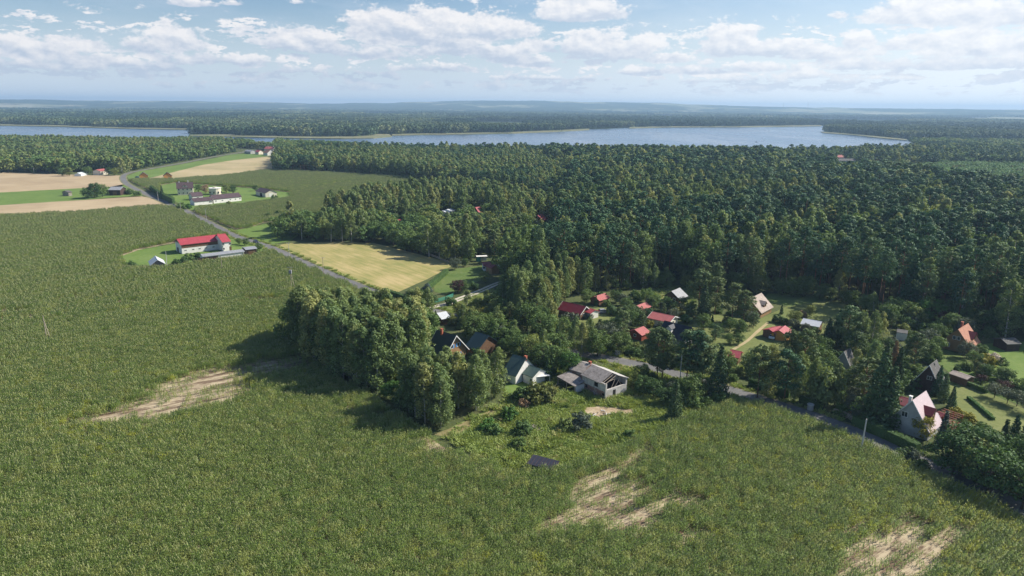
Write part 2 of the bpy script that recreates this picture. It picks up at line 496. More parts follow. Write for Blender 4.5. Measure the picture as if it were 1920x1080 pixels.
field('grass_strip', [(-700, 372), (-100, 363), (0, 361), (150, 353), (190, 353), (236, 345), (262, 362), (268, 368), (120, 377), (0, 385), (-100, 388), (-700, 398)], .016, M['lawn_bright'], 'bright green grass strip between the two stubble fields', amp=1.5)
field('lower_stubble_field', [(-700, 398), (-100, 388), (0, 385), (120, 377), (262, 367), (284, 372), (318, 388), (300, 388), (170, 399), (0, 408), (-100, 412), (-700, 425)], .016, M['stubble'], 'narrow tan stubble field beside the cornfield', amp=1.5)
field('road_meadow', [(238, 330), (262, 321), (330, 310), (400, 297), (432, 290), (470, 287), (508, 292), (440, 300), (380, 309), (300, 329), (262, 337), (243, 338)], .016, M['lawn_bright'], 'bright green meadow along the far bend of the road', amp=1.5)
field('dry_meadow', [(300, 329), (380, 309), (440, 300), (506, 293), (512, 308), (508, 319), (420, 330), (330, 337), (262, 338)], .016, M['hay_pale'], 'dry straw coloured meadow behind the orange cabins', amp=1.5)
field('farm_lawn', [(298, 348), (330, 342), (430, 350), (470, 352), (540, 360), (548, 371), (500, 379), (460, 385), (372, 391), (356, 394), (325, 375), (300, 362)], .02, M['lawn_bright'], 'green yard grass round the white farm', amp=1)
field('barn_lawn', [(222, 482), (262, 468), (330, 457), (430, 447), (470, 452), (515, 468), (480, 482), (400, 491), (330, 504), (238, 507)], .02, M['lawn_bright'], 'mown lawn round the red roofed barn', amp=1)
field('grass_wedge', [(442, 432), (475, 424), (500, 420), (530, 427), (560, 440), (545, 452), (508, 458), (470, 450)], .016, M['lawn_bright'], 'bright grass wedge across the road from the barn', amp=1)
field('mown_field', [(512, 461), (545, 456), (640, 453), (700, 456), (760, 470), (838, 491), (845, 500), (800, 524), (748, 547), (735, 548), (695, 541), (600, 502)], .016, M['hay'], 'yellow mown hay field beside the road', amp=1)
field('villa_lawn', [(815, 547), (812, 520), (848, 505), (905, 498), (922, 508), (900, 526), (860, 545), (835, 552)], .02, M['lawn'], 'mown lawn in front of the small cabin at the wood edge', amp=.5)
field('driveway_verge', [(838, 575), (925, 540), (940, 560), (930, 600), (880, 612), (845, 600)], .018, M['lawn_olive'], 'rough grass below the sandy driveway')
field('cabin_lawn', [(1055, 592), (1130, 575), (1190, 578), (1200, 590), (1140, 602), (1090, 625), (1060, 622)], .02, M['lawn_olive'], 'sunlit lawn beside the dark red roofed cottage', amp=.6)
field('clearing_lawn', [(1195, 550), (1240, 535), (1290, 536), (1310, 552), (1290, 575), (1225, 572)], .02, M['lawn_olive'], 'sunlit grass round the dark log cabin', amp=.6)
field('orchard_lawn', [(1290, 600), (1340, 590), (1420, 600), (1480, 572), (1560, 560), (1620, 585), (1600, 610), (1480, 640), (1440, 660), (1400, 680), (1340, 680), (1290, 650)], .02, M['lawn_olive'], 'open lawns between the cottages', amp=.6)
field('forest_lawn', [(1430, 565), (1440, 550), (1540, 555), (1610, 575), (1560, 562), (1480, 574)], .024, M['lawn'], 'shaded lawn at the foot of the forest', amp=.6)
field('cottage_lawn', [(1845, 645), (1925, 640), (2150, 670), (2150, 790), (1960, 760), (1870, 720)], .02, M['lawn_bright'], 'bright lawn at the right edge by the big brown cottage', amp=.6)
field('garden_lawn', [(1760, 745), (1775, 712), (1830, 725), (1905, 760), (1990, 800), (1960, 850), (1880, 830), (1800, 790)], .02, M['lawn_olive'], 'mown lawn with shrubs beside the pale roofed house', amp=.6)
field('terrace_lawn', [(1745, 670), (1770, 655), (1800, 665), (1850, 700), (1930, 740), (1990, 790), (1900, 755), (1800, 715)], .024, M['lawn'], 'sloping strip of lawn behind the dark cottage', amp=.6)
field('roadside_lawn', [(1300, 655), (1360, 665), (1420, 700), (1480, 725), (1440, 722), (1360, 700)], .02, M['lawn_olive'], 'grass under the trees by the road', amp=.6)
field('back_garden', [(952, 700), (1010, 712), (1020, 735), (975, 742), (945, 735)], .02, M['lawn_bright'], 'small bright lawn below the white house', amp=.5)
MEADOW = [(850, 800), (935, 760), (950, 738), (1030, 738), (1110, 750), (1200, 745), (1280, 765), (1340, 770), (1290, 785), (1180, 835), (1046, 888), (960, 888), (880, 850), (830, 820)]
field('meadow', MEADOW, .016, ground_mat('meadow', ((.12, .17, .045), (.18, .23, .065), (.26, .26, .10)), .12, 1.0), 'weedy meadow in front of the ruin')
field('dry_edge', [(812, 815), (850, 802), (930, 765), (935, 772), (890, 800), (850, 822)], .02, ground_mat('dry_grass', ((.14, .14, .055), (.22, .19, .085), (.30, .25, .13)), .15, 1.2), 'dry trodden grass along the birch grove', amp=1.5)
field('sand_patch', [(1092, 765), (1125, 762), (1190, 768), (1185, 775), (1140, 776), (1125, 782), (1100, 775)], .022, M['sand'], 'bare yellow sand with building rubble in the meadow', amp=1.5)

# roads
def ribbon(px, w, z, mat, name, label, ww=None):
    P = G(px)
    # resample with Catmull-Rom
    Q = []
    n = len(P)
    for i in range(n - 1):
        p0, p1, p2, p3 = P[max(i - 1, 0)], P[i], P[i + 1], P[min(i + 2, n - 1)]
        for t in np.linspace(0, 1, 7)[:-1]:
            Q.append(.5 * ((2 * p1) + (p2 - p0) * t + (2 * p0 - 5 * p1 + 4 * p2 - p3) * t * t + (-p0 + 3 * p1 - 3 * p2 + p3) * t ** 3))
    Q.append(P[-1]); Q = np.array(Q)
    T = np.gradient(Q, axis=0); T /= np.hypot(*T.T)[:, None]; N = np.c_[-T[:, 1], T[:, 0]]
    wj = w / 2 + .12 * (fbm(Q[:, 0] * .2, Q[:, 1] * .2, 3) - .5) * 2
    V = np.r_[np.c_[Q + N * wj[:, None], np.full(len(Q), z)], np.c_[Q - N * wj[:, None], np.full(len(Q), z)]]
    k = len(Q)
    F = [(i, i + k, i + k + 1, i + 1) for i in range(k - 1)]
    me = np_mesh(name, V, F, [mat])
    if me.polygons[0].normal.z < 0: me.flip_normals()
    o = link(name, me); tag(o, label, kind='structure')
    return Q

ROAD_PX = [(560, 273), (490, 280), (438, 288), (400, 294), (340, 306), (272, 318), (242, 324), (231, 331), (236, 343), (262, 358), (300, 375), (345, 394), (398, 421), (440, 442), (505, 463), (560, 488), (620, 514), (690, 543), (760, 567), (815, 583), (880, 602), (970, 632), (1060, 657), (1140, 672), (1230, 691), (1300, 711), (1400, 741), (1500, 772), (1560, 793), (1640, 826), (1700, 852), (1780, 888), (1870, 930), (1990, 990), (2150, 1070)]
road_q = ribbon(ROAD_PX, 6.6, .024, ground_mat('verge', ((.10, .12, .045), (.18, .18, .08), (.33, .28, .18)), .2, 1.2), 'road_verge', 'dusty grass verge of the village road')
ribbon(ROAD_PX, 4.6, .03, M['asphalt'], 'road', 'narrow grey asphalt road winding past the farms and cottages')
ribbon([(792, 577), (835, 571), (858, 562), (900, 546), (927, 534), (960, 522)], 3.2, .036, M['gravel_road'], 'driveway', 'pale sandy driveway with a grass middle')
ribbon([(858, 562), (900, 546), (927, 534), (960, 522)], .7, .042, M['lawn'], 'driveway_middle', 'grass strip down the middle of the driveway')
ribbon([(1375, 655), (1400, 640), (1420, 622), (1440, 605)], 1.0, .03, M['hay_pale'], 'garden_path', 'worn path across the orchard lawn')
ribbon([(1800, 690), (1850, 700), (1900, 718)], .8, .03, M['gravel_road'], 'stone_path', 'pale stone path between flower beds')
ribbon([(60, 592), (180, 574), (240, 570), (300, 562)], 3, .016, M['sand'], 'field_track', 'bare sandy streak across the cornfield')

# lake with reed margins
m, nt, bs = new_mat('lake_water'); p = wpos(nt)
n1 = noise(nt, scaled(nt, p, (1, .35, 1)), .006, 4, .6); n2 = noise(nt, p, .22, 3, .6)
c = mixc(nt, n1.step(.4, .62), (.09, .14, .22), (.14, .20, .27))
nt.links.new(c, bs.inputs['Base Color'])
nt.links.new(n1.step(.35, .65, .16, .30).s, bs.inputs['Roughness']); bs.inputs['IOR'].default_value = 1.33
bp = nt.nodes.new('ShaderNodeBump'); bp.inputs['Strength'].default_value = .5; bp.inputs['Distance'].default_value = .35
nt.links.new(n2.s, bp.inputs['Height']); nt.links.new(bp.outputs[0], bs.inputs['Normal'])
M['water'] = m
LAKE = [(-700, 226), (-300, 231), (0, 234.5), (120, 236.5), (235, 240.5), (352, 242.5), (356, 250), (352, 254.5), (430, 255), (560, 258.5), (640, 259), (720, 257.5), (735, 253), (800, 252.2), (880, 251), (960, 249.5), (1040, 246.5), (1105, 243), (1180, 240), (1240, 238.3), (1330, 238.6), (1400, 237.8), (1440, 236.2), (1540, 235.6), (1560, 237.5), (1546, 247), (1546, 249), (1600, 252.5), (1660, 259), (1700, 262.5), (1745, 264.5), (1820, 268), (1820, 288), (1500, 294), (1000, 288), (700, 285), (560, 276), (430, 268), (200, 268), (0, 262), (-700, 260)]
o = sheet('lake', rag(LAKE, amp=6, step=30), .35, M['water']); o['label'] = 'long blue lake reaching across the plain'
REEDS = [([(356, 255), (430, 256.5), (560, 259.5), (640, 260), (700, 259), (735, 256), (730, 252), (640, 249), (560, 251), (430, 252), (356, 253)], 'tan reed belt below the wooded peninsula'),
         ([(735, 254), (800, 252.8), (880, 251.6), (960, 250.2), (1040, 247), (1105, 243.6), (1105, 241.5), (1040, 244.5), (960, 247.8), (880, 249.4), (735, 251.5)], 'green reed belt along the far shore'),
         ([(1180, 240.8), (1240, 239), (1400, 238.6), (1540, 236.4), (1540, 234.8), (1400, 236.6), (1240, 237), (1180, 238.6)], 'thin reed line at the far end of the lake'),
         ([(0, 235.6), (120, 237.6), (235, 241.3), (352, 243.4), (352, 241.4), (235, 239.4), (120, 235.4), (0, 233)], 'tan reed line behind the left arm of the lake'),
         ([(1546, 249.5), (1600, 253.3), (1660, 259.8), (1700, 263.2), (1700, 261.5), (1600, 251.2), (1538, 247.2)], 'reed line round the wooded point')]
for px, lb in REEDS:
    P = G(px, 1.2); me = bpy.data.meshes.new('reed_belt'); n = len(P)
    me.from_pydata([(a, b, .3) for a, b in P] + [(a, b, 1.9) for a, b in P], [], [tuple(range(n, 2 * n))] + [(i, (i + 1) % n, n + (i + 1) % n, n + i) for i in range(n)])
    me.materials.append(M['reed']); o = link('reed_belt', me); tag(o, lb, 'reeds', 'reed belts on the lake shore', 'stuff')

# distant hills, a full ring so that the horizon goes on outside the frame
azs = np.radians(np.arange(-100, 100.01, .12)); rs = np.array([6200, 6800, 7400, 8000, 8600, 9200, 9700, 10200, 10700, 11300, 12000, 13000.])
wob = fbm(np.degrees(azs) * .12 + 50, azs * 0 + 3.3, 21, 5); fine = fbm(np.degrees(azs) * .9 + 50, azs * 0 + 8.3, 25, 4)
deg = np.degrees(azs)
prof = np.interp(deg, [-180, -60, -37, -25, -16, -10, -3, 5, 11, 15, 19, 24, 30, 37, 60, 180], [90, 100, 98, 100, 92, 105, 175, 168, 158, 130, 96, 84, 80, 76, 80, 90])
H = 70 + (prof - 70) * .72 + (wob - .5) * 26 + (fine - .5) * 12
V = []
for j, r in enumerate(rs):
    e = np.interp(r, [6200, 7800, 10700, 13000], [0, .2, 1, .9])
    n = fbm(deg * .5 + 70, deg * 0 + r * .0009, 31, 4) - .5
    z = H * e + n * 20 * min(1, (r - 6200) / 1500) - .3
    V.append(np.c_[np.sin(azs) * r, np.cos(azs) * r, np.minimum(z, 150)])
na = len(azs); V = np.concatenate(V)
F = [(j * na + i, j * na + i + 1, (j + 1) * na + i + 1, (j + 1) * na + i) for j in range(len(rs) - 1) for i in range(na - 1)]
m, nt, bs = new_mat('hill_country'); p = wpos(nt)
f1 = noise(nt, scaled(nt, p, (1, .6, 1)), .0009, 6, .65); f2 = noise(nt, p, .0035, 4, .6)
c = mixc(nt, f1.step(.53, .57), mixc(nt, f2.step(.4, .6), (.03, .05, .025), (.06, .08, .035)), mixc(nt, f2.step(.4, .6), (.15, .18, .09), (.34, .32, .22)))
nt.links.new(c, bs.inputs['Base Color']); bs.inputs['Roughness'].default_value = 1; bs.inputs['Specular IOR Level'].default_value = 0
me = np_mesh('hills', V, F, [m], smooth=True)
if me.polygons[0].normal.z < 0: me.flip_normals()
o = link('hills', me); tag(o, 'low blue hills with pale fields along the horizon', kind='structure')

# air
HAZE = 1.15e-4
o = MB().box(-13500, 13500, -7000, 13500, -1.5, 156).obj('haze', bpy.data.materials.new('haze_air'))
hm = o.data.materials[0]; hm.use_nodes = True; t = hm.node_tree
t.nodes.remove(t.nodes['Principled BSDF'])
pv = t.nodes.new('ShaderNodeVolumePrincipled'); pv.inputs['Density'].default_value = HAZE
pv.inputs['Color'].default_value = (.48, .72, 1.0, 1); pv.inputs['Anisotropy'].default_value = .15
t.links.new(pv.outputs[0], t.nodes['Material Output'].inputs['Volume'])
hm.cycles.homogeneous_volume = True
tag(o, 'thin blue summer haze over the whole plain', kind='stuff')
# ------------------------------------------------------------------ buildings
BLD = []          # (centre, radius, pixel box) used to keep trees off and in front of nothing
WALLM = {}
def mat(key, fn):
    if key not in M: M[key] = fn()
    return M[key]

M['white_wall'] = plain('white_wall', (.78, .76, .71), .85, .06, 1, dirt=((.45, .42, .36), .35))
M['cream_wall'] = plain('cream_wall', (.68, .62, .50), .85, .07, 1, dirt=((.4, .35, .28), .4))
M['grey_wall'] = plain('grey_wall', (.42, .42, .40), .9, .08, 1, dirt=((.25, .25, .24), .4))
M['brown_wood'] = plain('brown_wood', (.17, .095, .05), .8, .2, 1.2, wave=('Z', 2.2, 1, .5))
M['ochre_wood'] = plain('ochre_wood', (.31, .185, .085), .75, .15, 1.2, wave=('Z', 2.2, 1, .45))
M['orange_wood'] = plain('orange_wood', (.60, .29, .07), .7, .12, 1.2, wave=('Z', 2.2, 1, .4))
M['dark_wood'] = plain('dark_wood', (.06, .035, .028), .8, .25, 1.2, wave=('X', 2.0, 1, .4))
M['red_wood'] = plain('red_wood', (.30, .07, .04), .75, .15, 1.2, wave=('Z', 2.2, 1, .4))
M['grey_wood'] = plain('grey_wood', (.27, .235, .20), .9, .25, 1.2, wave=('X', 2.6, 1.5, .6))
M['roof_red'] = plain('roof_red', (.38, .06, .075), .5, .08, .6, wave=('X', 1.6, 0, .25), spec=.35)
M['roof_darkred'] = plain('roof_darkred', (.20, .022, .035), .45, .1, .6, wave=('X', 1.8, 0, .3), spec=.3)
M['roof_pink'] = plain('roof_pink', (.42, .125, .115), .55, .1, .6, wave=('X', 1.8, 0, .25))
M['roof_orange'] = plain('roof_orange', (.42, .19, .12), .65, .1, .8, wave=('X', 2.2, 0, .25))
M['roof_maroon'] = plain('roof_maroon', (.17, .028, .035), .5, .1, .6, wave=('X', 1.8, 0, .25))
M['roof_paleglare'] = plain('roof_paleglare', (.70, .56, .56), .28, .05, .6, wave=('X', 1.6, 0, .2), spec=.9)  # sun glare put into the base colour of the lit slope
M['roof_plum'] = plain('roof_plum', (.085, .055, .060), .6, .12, .6, wave=('X', 2, 0, .2))
M['roof_teal'] = plain('roof_teal', (.022, .05, .06), .5, .12, .6, wave=('X', 1.8, 0, .2))
M['roof_navy'] = plain('roof_navy', (.022, .026, .040), .5, .12, .6, wave=('X', 1.8, 0, .2))
M['roof_green'] = plain('roof_green', (.08, .13, .11), .5, .12, .6, wave=('X', 1.8, 0, .2))
M['roof_grey'] = plain('roof_grey', (.30, .31, .33), .5, .1, .6, wave=('X', 2, 0, .2), dirt=((.2, .18, .16), .3))
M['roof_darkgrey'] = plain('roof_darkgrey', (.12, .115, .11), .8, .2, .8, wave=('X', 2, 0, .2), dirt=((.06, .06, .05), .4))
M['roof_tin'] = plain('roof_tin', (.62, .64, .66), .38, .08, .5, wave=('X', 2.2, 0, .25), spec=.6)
M['roof_beige'] = plain('roof_beige', (.40, .33, .28), .75, .15, .8, wave=('X', 2.2, 0, .2))
M['roof_eternit'] = plain('roof_eternit', (.32, .285, .26), .9, .25, 1.2, wave=('X', 2.4, 0, .5), dirt=((.10, .08, .065), .75))
M['roof_solar'] = plain('roof_solar', (.035, .035, .045), .35, .1, .6, spec=.6)
M['brick'] = None
m, nt, bs = new_mat('brick_wall'); tc_ = nt.nodes.new('ShaderNodeTexCoord'); br = nt.nodes.new('ShaderNodeTexBrick')
sp_ = nt.nodes.new('ShaderNodeSeparateXYZ'); nt.links.new(tc_.outputs['Object'], sp_.inputs[0])
nt.links.new(xyz(nt, X(nt, sp_.outputs[0]) + X(nt, sp_.outputs[1]), X(nt, sp_.outputs[2]), 0), br.inputs['Vector'])
br.inputs['Color1'].default_value = (.30, .11, .065, 1); br.inputs['Color2'].default_value = (.20, .08, .055, 1); br.inputs['Mortar'].default_value = (.32, .28, .24, 1)
br.inputs['Scale'].default_value = 3.2; br.inputs['Mortar Size'].default_value = .03
nn = noise(nt, tc_.outputs['Object'], .9, 5, .7)
nt.links.new(mixc(nt, nn.step(.5, .62), br.outputs[0], (.42, .36, .31)), bs.inputs['Base Color']); bs.inputs['Roughness'].default_value = .95
M['brick'] = m
M['chimney_brick'] = plain('chimney_brick', (.42, .13, .08), .9, .2, 4)
M['frame_white'] = plain('frame_white', (.75, .75, .72), .6, .03)
M['frame_brown'] = plain('frame_brown', (.14, .07, .04), .7, .1)
M['shutter_blue'] = plain('shutter_blue', (.06, .25, .55), .6, .08)
M['concrete'] = plain('concrete', (.42, .40, .37), .9, .12, 2)
M['pole_concrete'] = plain('pole_concrete', (.50, .49, .46), .9, .08, 2)
M['wire'] = plain('wire', (.05, .05, .05), .6, .05)
M['timber'] = plain('timber', (.40, .33, .26), .85, .2, 3)
M['cut_wood'] = plain('cut_wood', (.58, .38, .22), .85, .2, 5)
M['dark_inside'] = plain('dark_inside', (.02, .018, .016), .95, .1)
m, nt, bs = new_mat('window_glass'); bs.inputs['Base Color'].default_value = (.02, .028, .035, 1); bs.inputs['Roughness'].default_value = .08; bs.inputs['Specular IOR Level'].default_value = .8
M['glass'] = m
m, nt, bs = new_mat('pale_plastic'); bs.inputs['Base Color'].default_value = (.62, .68, .68, 1); bs.inputs['Roughness'].default_value = .3
M['plastic'] = m


def house(name, label, cat, r0, r1, e, zr, h, wall, roof, eat=None, vis=.6, fitz=True, at=None, oh=.45, thick=.16, wins=(), doors=(), chim=(), W=None, Lx=0.0, gable=None,
          frame='frame_white', dorm=(), fascia=None, group=None, base=-.2, roof2=None, Wmin=3.0, Wmax=12, band=None, half=None):
    """gabled building from the pixels of the ridge ends and of one point of the visible eave
    (eat: 0 = the eave point is the corner at r0, 1 = at r1, None = anywhere)"""
    def fit(z):
        a = ground(*r0, z); b = ground(*r1, z); d = b - a; L = np.hypot(*d); d = d / L
        n = np.array([-d[1], d[0]]); n = n if n @ ((a + b) / 2) < 0 else -n       # outward normal of the slope that is seen
        return a, b, d, L, n, (ground(*e, h - .1) - a) @ n
    auto = W is None or isinstance(W, str)
    if not auto and zr - h > .8 and fitz:
        best = min(np.arange(h + max(.5, .18 * W), h + .85 * W, .1), key=lambda z: abs(fit(z)[5] - (W / 2 + oh)) + .15 * abs(z - zr)); zr = float(best)
    if auto:
        while 2 * (fit(zr)[5] - oh * .9) < Wmin and zr > h + 1.1: zr -= .15
    a, b, d, L, n, off = fit(zr)
    if at:                                   # placed by its middle, bearing and length instead
        c_ = ground(at[0], at[1]); y_ = math.radians(at[2]); d = np.array([math.cos(y_), math.sin(y_)]); L = at[3] + 2 * oh
        a, b = c_ - d * L / 2, c_ + d * L / 2; n = np.array([-d[1], d[0]]); n = n if n @ c_ < 0 else -n; off = 0
    w = 2 * (off - oh * .9) if auto else W
    side = 1 if n @ np.array([-d[1], d[0]]) > 0 else -1
    w = min(max(w, Wmin), Wmax)
    L = max(L - 2 * oh + Lx, 1.5)
    c = (a + b) / 2
    # local -Y must point to the side of the eave seen
    fl = side > 0           # eave lies to the left of r0->r1: turn the axis round
    ax = -d if fl else d
    rz = math.atan2(ax[1], ax[0])
    root = empty(name, (c[0], c[1], 0), rz); tag(root, label, cat, group)
    hx, hy = L / 2, w / 2; rise = zr - h; sl = rise / hy
    MW = M[wall]; MR = M[roof]
    def S(s): return -s if fl else s     # end: -1 is the r0 end
    wb = MB(); wb.extrude_x([(-hy, base), (hy, base), (hy, h), (0, zr - thick), (-hy, h)], -hx, hx)
    wallo = wb.obj('wall', MW, root)
    if gable:
        for s in (-1, 1):
            g = MB(); x = s * hx; x1 = x + s * .035
            g.extrude_x([(-hy * .995, h + .002), (hy * .995, h + .002), (0, zr - thick - .02)], min(x, x1), max(x, x1)); g.obj('gable', M[gable], root)
    if band:
        g = MB(); g.box(-hx - .03, hx + .03, -hy - .05, -hy, band[0], band[1]); g.obj('cladding', M[band[2]], root)
    def roofpart(ylo, yhi, m_):
        # one slope from y=0 to the eave, real thickness
        s = -1 if ylo < 0 else 1
        ye = s * (hy + oh); ze = h - oh * sl + .01
        rb = MB(); rb.extrude_x([(0, zr), (ye, ze), (ye, ze - thick), (0, zr - thick - .004)], -hx - oh, hx + oh)
        return rb
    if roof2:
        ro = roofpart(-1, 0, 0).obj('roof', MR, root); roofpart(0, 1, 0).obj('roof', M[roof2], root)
    else:
        rb = MB(); ye = hy + oh; ze = h - oh * sl + .01
        rb.extrude_x([(0, zr), (ye, ze), (ye, ze - thick), (0, zr - thick), (-ye, ze - thick), (-ye, ze)], -hx - oh, hx + oh)
        ro = rb.obj('roof', MR, root)
    rc = MB(); rc.extrude_x([(-.16, zr - .16 * sl + .03), (0, zr + .05), (.16, zr - .16 * sl + .03), (.12, zr - .16 * sl), (-.12, zr - .16 * sl)], -hx - oh - .02, hx + oh + .02)
    rc.obj('ridge_cap', MR, ro)
    if fascia:
        for s in (-1, 1):
            fb = MB(); x = s * (hx + oh); x1 = x + s * .05; ye = hy + oh; ze = h - oh * sl
            fb.extrude_x([(0, zr + .06), (ye + .03, ze + .06), (ye + .03, ze - .24), (0, zr - .28), (-ye - .03, ze - .24), (-ye - .03, ze + .06)], min(x, x1) , max(x, x1))
            fb.obj('fascia', M[fascia], root)
    def place(face, u, z0, z1, u0, u1, d0, d1, mb):
        if face == 'F': mb.box(u0, u1, -hy - d1, -hy - d0, z0, z1)
        elif face == 'B': mb.box(u0, u1, hy + d0, hy + d1, z0, z1)
        else:
            s = S(-1 if face == 'E0' else 1)
            x0, x1 = sorted((s * (hx + d0), s * (hx + d1)))
            # u grows to the viewer's right when the gable is looked at from outside
            v0, v1 = sorted((u0 * s, u1 * s))
            mb.box(x0, x1, v0, v1, z0, z1)
    for wdef in wins:
        face, u, z, ww, hh = wdef[:5]; shut = wdef[5] if len(wdef) > 5 else None
        if face in ('F', 'B') and fl and face == 'F': pass
        f_ = .08; mb = MB()
        place(face, 0, z, z + f_, u - ww / 2, u + ww / 2, .0, .07, mb); place(face, 0, z + hh - f_, z + hh, u - ww / 2, u + ww / 2, .0, .07, mb)
        place(face, 0, z + f_, z + hh - f_, u - ww / 2, u - ww / 2 + f_, .0, .07, mb); place(face, 0, z + f_, z + hh - f_, u + ww / 2 - f_, u + ww / 2, .0, .07, mb)
        if ww > 1: place(face, 0, z + f_, z + hh - f_, u - .03, u + .03, .0, .06, mb)
        wo = mb.obj('window', M[frame], root)
        pb = MB(); place(face, 0, z + f_, z + hh - f_, u - ww / 2 + f_, u + ww / 2 - f_, .005, .03, pb); pb.obj('pane', M['glass'], wo)
        if shut:
            for s in (-1, 1):
                sb = MB(); uu = u + s * (ww / 2 + ww * .26); place(face, 0, z, z + hh, uu - ww * .24, uu + ww * .24, .005, .06, sb); sb.obj('shutter', M[shut], wo)
    for face, u, ww, hh, mm in doors:
        mb = MB(); place(face, 0, 0, hh, u - ww / 2, u + ww / 2, .0, .06, mb); do = mb.obj('door', M[mm], root)
        kb = MB(); place(face, 0, hh * .48, hh * .48 + .12, u + ww / 2 - .2, u + ww / 2 - .08, .06, .12, kb); kb.obj('handle', M['wire'], do)
    for u, v, hh, mm in chim:
        # u along the ridge from the r0 end (0..1), v metres off the ridge towards the seen eave
        x = S(-1) * hx + S(1) * u * 2 * hx; y = -v; z0 = zr - abs(v) * sl - .6
        cb = MB(); cb.box(x - .32, x + .32, y - .27, y + .27, z0, zr + hh); cb.box(x - .39, x + .39, y - .34, y + .34, zr + hh, zr + hh + .1)
        cb.obj('chimney', M[mm], ro)
    for u, zd, dw, mm, wm in dorm:
        # gabled dormer on the seen slope: ridge height zd, width dw
        x = S(-1) * hx + S(1) * u * 2 * hx
        yr = -(zr - zd) / sl                      # where its ridge meets the slope
        yf = -(hy * .86); zf = h + (hy + yf) * sl  # front foot on the roof
        db = MB(); db.add([(x - dw / 2, yf, zf - .1), (x + dw / 2, yf, zf - .1), (x + dw / 2, yf, zd - dw * .42), (x, yf, zd - .12), (x - dw / 2, yf, zd - dw * .42),
                           (x - dw / 2, yr, zd - dw * .42), (x + dw / 2, yr, zd - dw * .42), (x, yr, zd - .12)],
                          [(0, 1, 2, 3, 4), (0, 4, 5), (1, 6, 2), (4, 3, 7, 5), (2, 6, 7, 3)])
        do = db.obj('dormer', M[wm], root)
        o2 = .3; sd_ = .42
        rb = MB(); rb.add([(x, yf - o2, zd), (x, yr - .3 + .6, zd), (x - dw / 2 - o2, yf - o2, zd - (dw / 2 + o2) * sd_ * 2), (x - dw / 2 - o2, yr + .3 - (dw / 2 + o2) * sd_ * 2 / sl, zd - (dw / 2 + o2) * sd_ * 2),
                           (x + dw / 2 + o2, yf - o2, zd - (dw / 2 + o2) * sd_ * 2), (x + dw / 2 + o2, yr + .3 - (dw / 2 + o2) * sd_ * 2 / sl, zd - (dw / 2 + o2) * sd_ * 2)],
                          [(0, 1, 3, 2), (0, 4, 5, 1)])
        me = rb.mesh('dormer_roof', M[mm]); md_o = link('dormer_roof', me, do)
        so = md_o.modifiers.new('thick', 'SOLIDIFY'); so.thickness = .12; so.offset = 0
        wb_ = MB(); wb_.box(x - .45, x + .45, yf - .06, yf, zf + .35, zf + 1.25); wb_.obj('window', M['glass'], do)
    r_ = math.hypot(hx, hy)
    cn = []
    for sx in (-1, 1):
        for sy in (-1, 1):
            X_ = c + sx * hx * ax + sy * hy * np.array([-ax[1], ax[0]])
            cn += [(*X_, h * .5), (*X_, h)]
    cn += [(*a, zr), (*b, zr)]
    pr = project(np.array(cn))
    y0_ = pr[:, 1].min(); y1_ = pr[:, 1].max()
    BLD.append((c, r_, (pr[:, 0].min(), y0_, pr[:, 0].max(), y0_ + (y1_ - y0_) * vis), (ax.copy(), hx, hy)))
    root['dims'] = '%.1f x %.1f' % (L, w)
    print('HOUSE %-22s L %.1f W %.1f h %.1f zr %.1f  at %.0f %.0f yaw %.0f' % (name, L, w, h, zr, c[0], c[1], math.degrees(rz)))
    del root['dims']
    return root, L, w, S


def local_box(root, name, m, x0, x1, y0, y1, z0, z1, parent=None):
    return MB().box(x0, x1, y0, y1, z0, z1).obj(name, M[m], parent or root)


# --- farms on the left
rt, L, w, S = house('barn', 'long white barn with bright red metal roof and dark boarded upper wall', 'barn', (331, 448), (412, 439), (339, 459), 6.8, 4.7, 'white_wall', 'roof_red', eat=0, W=9.5, gable='grey_wood', oh=.5,
      band=(2.7, 4.45, 'brown_wood'), chim=[(.97, .8, .5, 'chimney_brick')], wins=[('F', u, 1.3, 1.1, .6) for u in (-8, -4.5, -1.5, 1.5, 5)] , doors=[('F', 9.5, 1.4, 2.1, 'dark_wood'), ('E0', -1.5, 2.4, 2.3, 'dark_wood')])
house('farmhouse', 'white farmhouse end block of the barn with red roof and balcony', 'house', (406, 439.8), (422.5, 437.8), (431, 452), 7.0, 4.9, 'white_wall', 'roof_red', eat=1, W=11, oh=.5,
      wins=[('F', -1.6, 3.0, 1.2, 1.1), ('F', 1.8, 3.0, 1.2, 1.1), ('F', -1.6, .8, 1.2, 1.1), ('E1', 0, 3, 1.2, 1.1)], doors=[('F', 1.8, 1.0, 2.1, 'brown_wood')])
house('wooden_shed', 'small grey plank shed with shiny white tin roof at the field edge', 'shed', (295, 487), (291, 479.5), (281, 493), 4.4, 2.5, 'grey_wood', 'roof_tin', fitz=False, W=5.2, oh=.45, doors=[('E0', .6, 1.6, 2.0, 'dark_wood')])
house('long_shed', 'long low shed with grey sheet roof, white wall at its right half', 'shed', (376, 476.5), (455, 467.0), (383, 484), 3.2, 2.6, 'white_wall', 'roof_grey', W=5.5, oh=.4, thick=.12, wins=[('F', 8.5, 1.2, 1.0, .6)], doors=[('F', -7, 8.5, 2.1, 'dark_wood')])
house('garage', 'dark garage with grey flat roof beside the road end of the long shed', 'garage', (456, 464), (478, 461.5), (462, 471.5), 3.4, 2.9, 'dark_wood', 'roof_grey', W=6.5, oh=.4, thick=.12, doors=[('F', 0, 3, 2.3, 'brown_wood')])
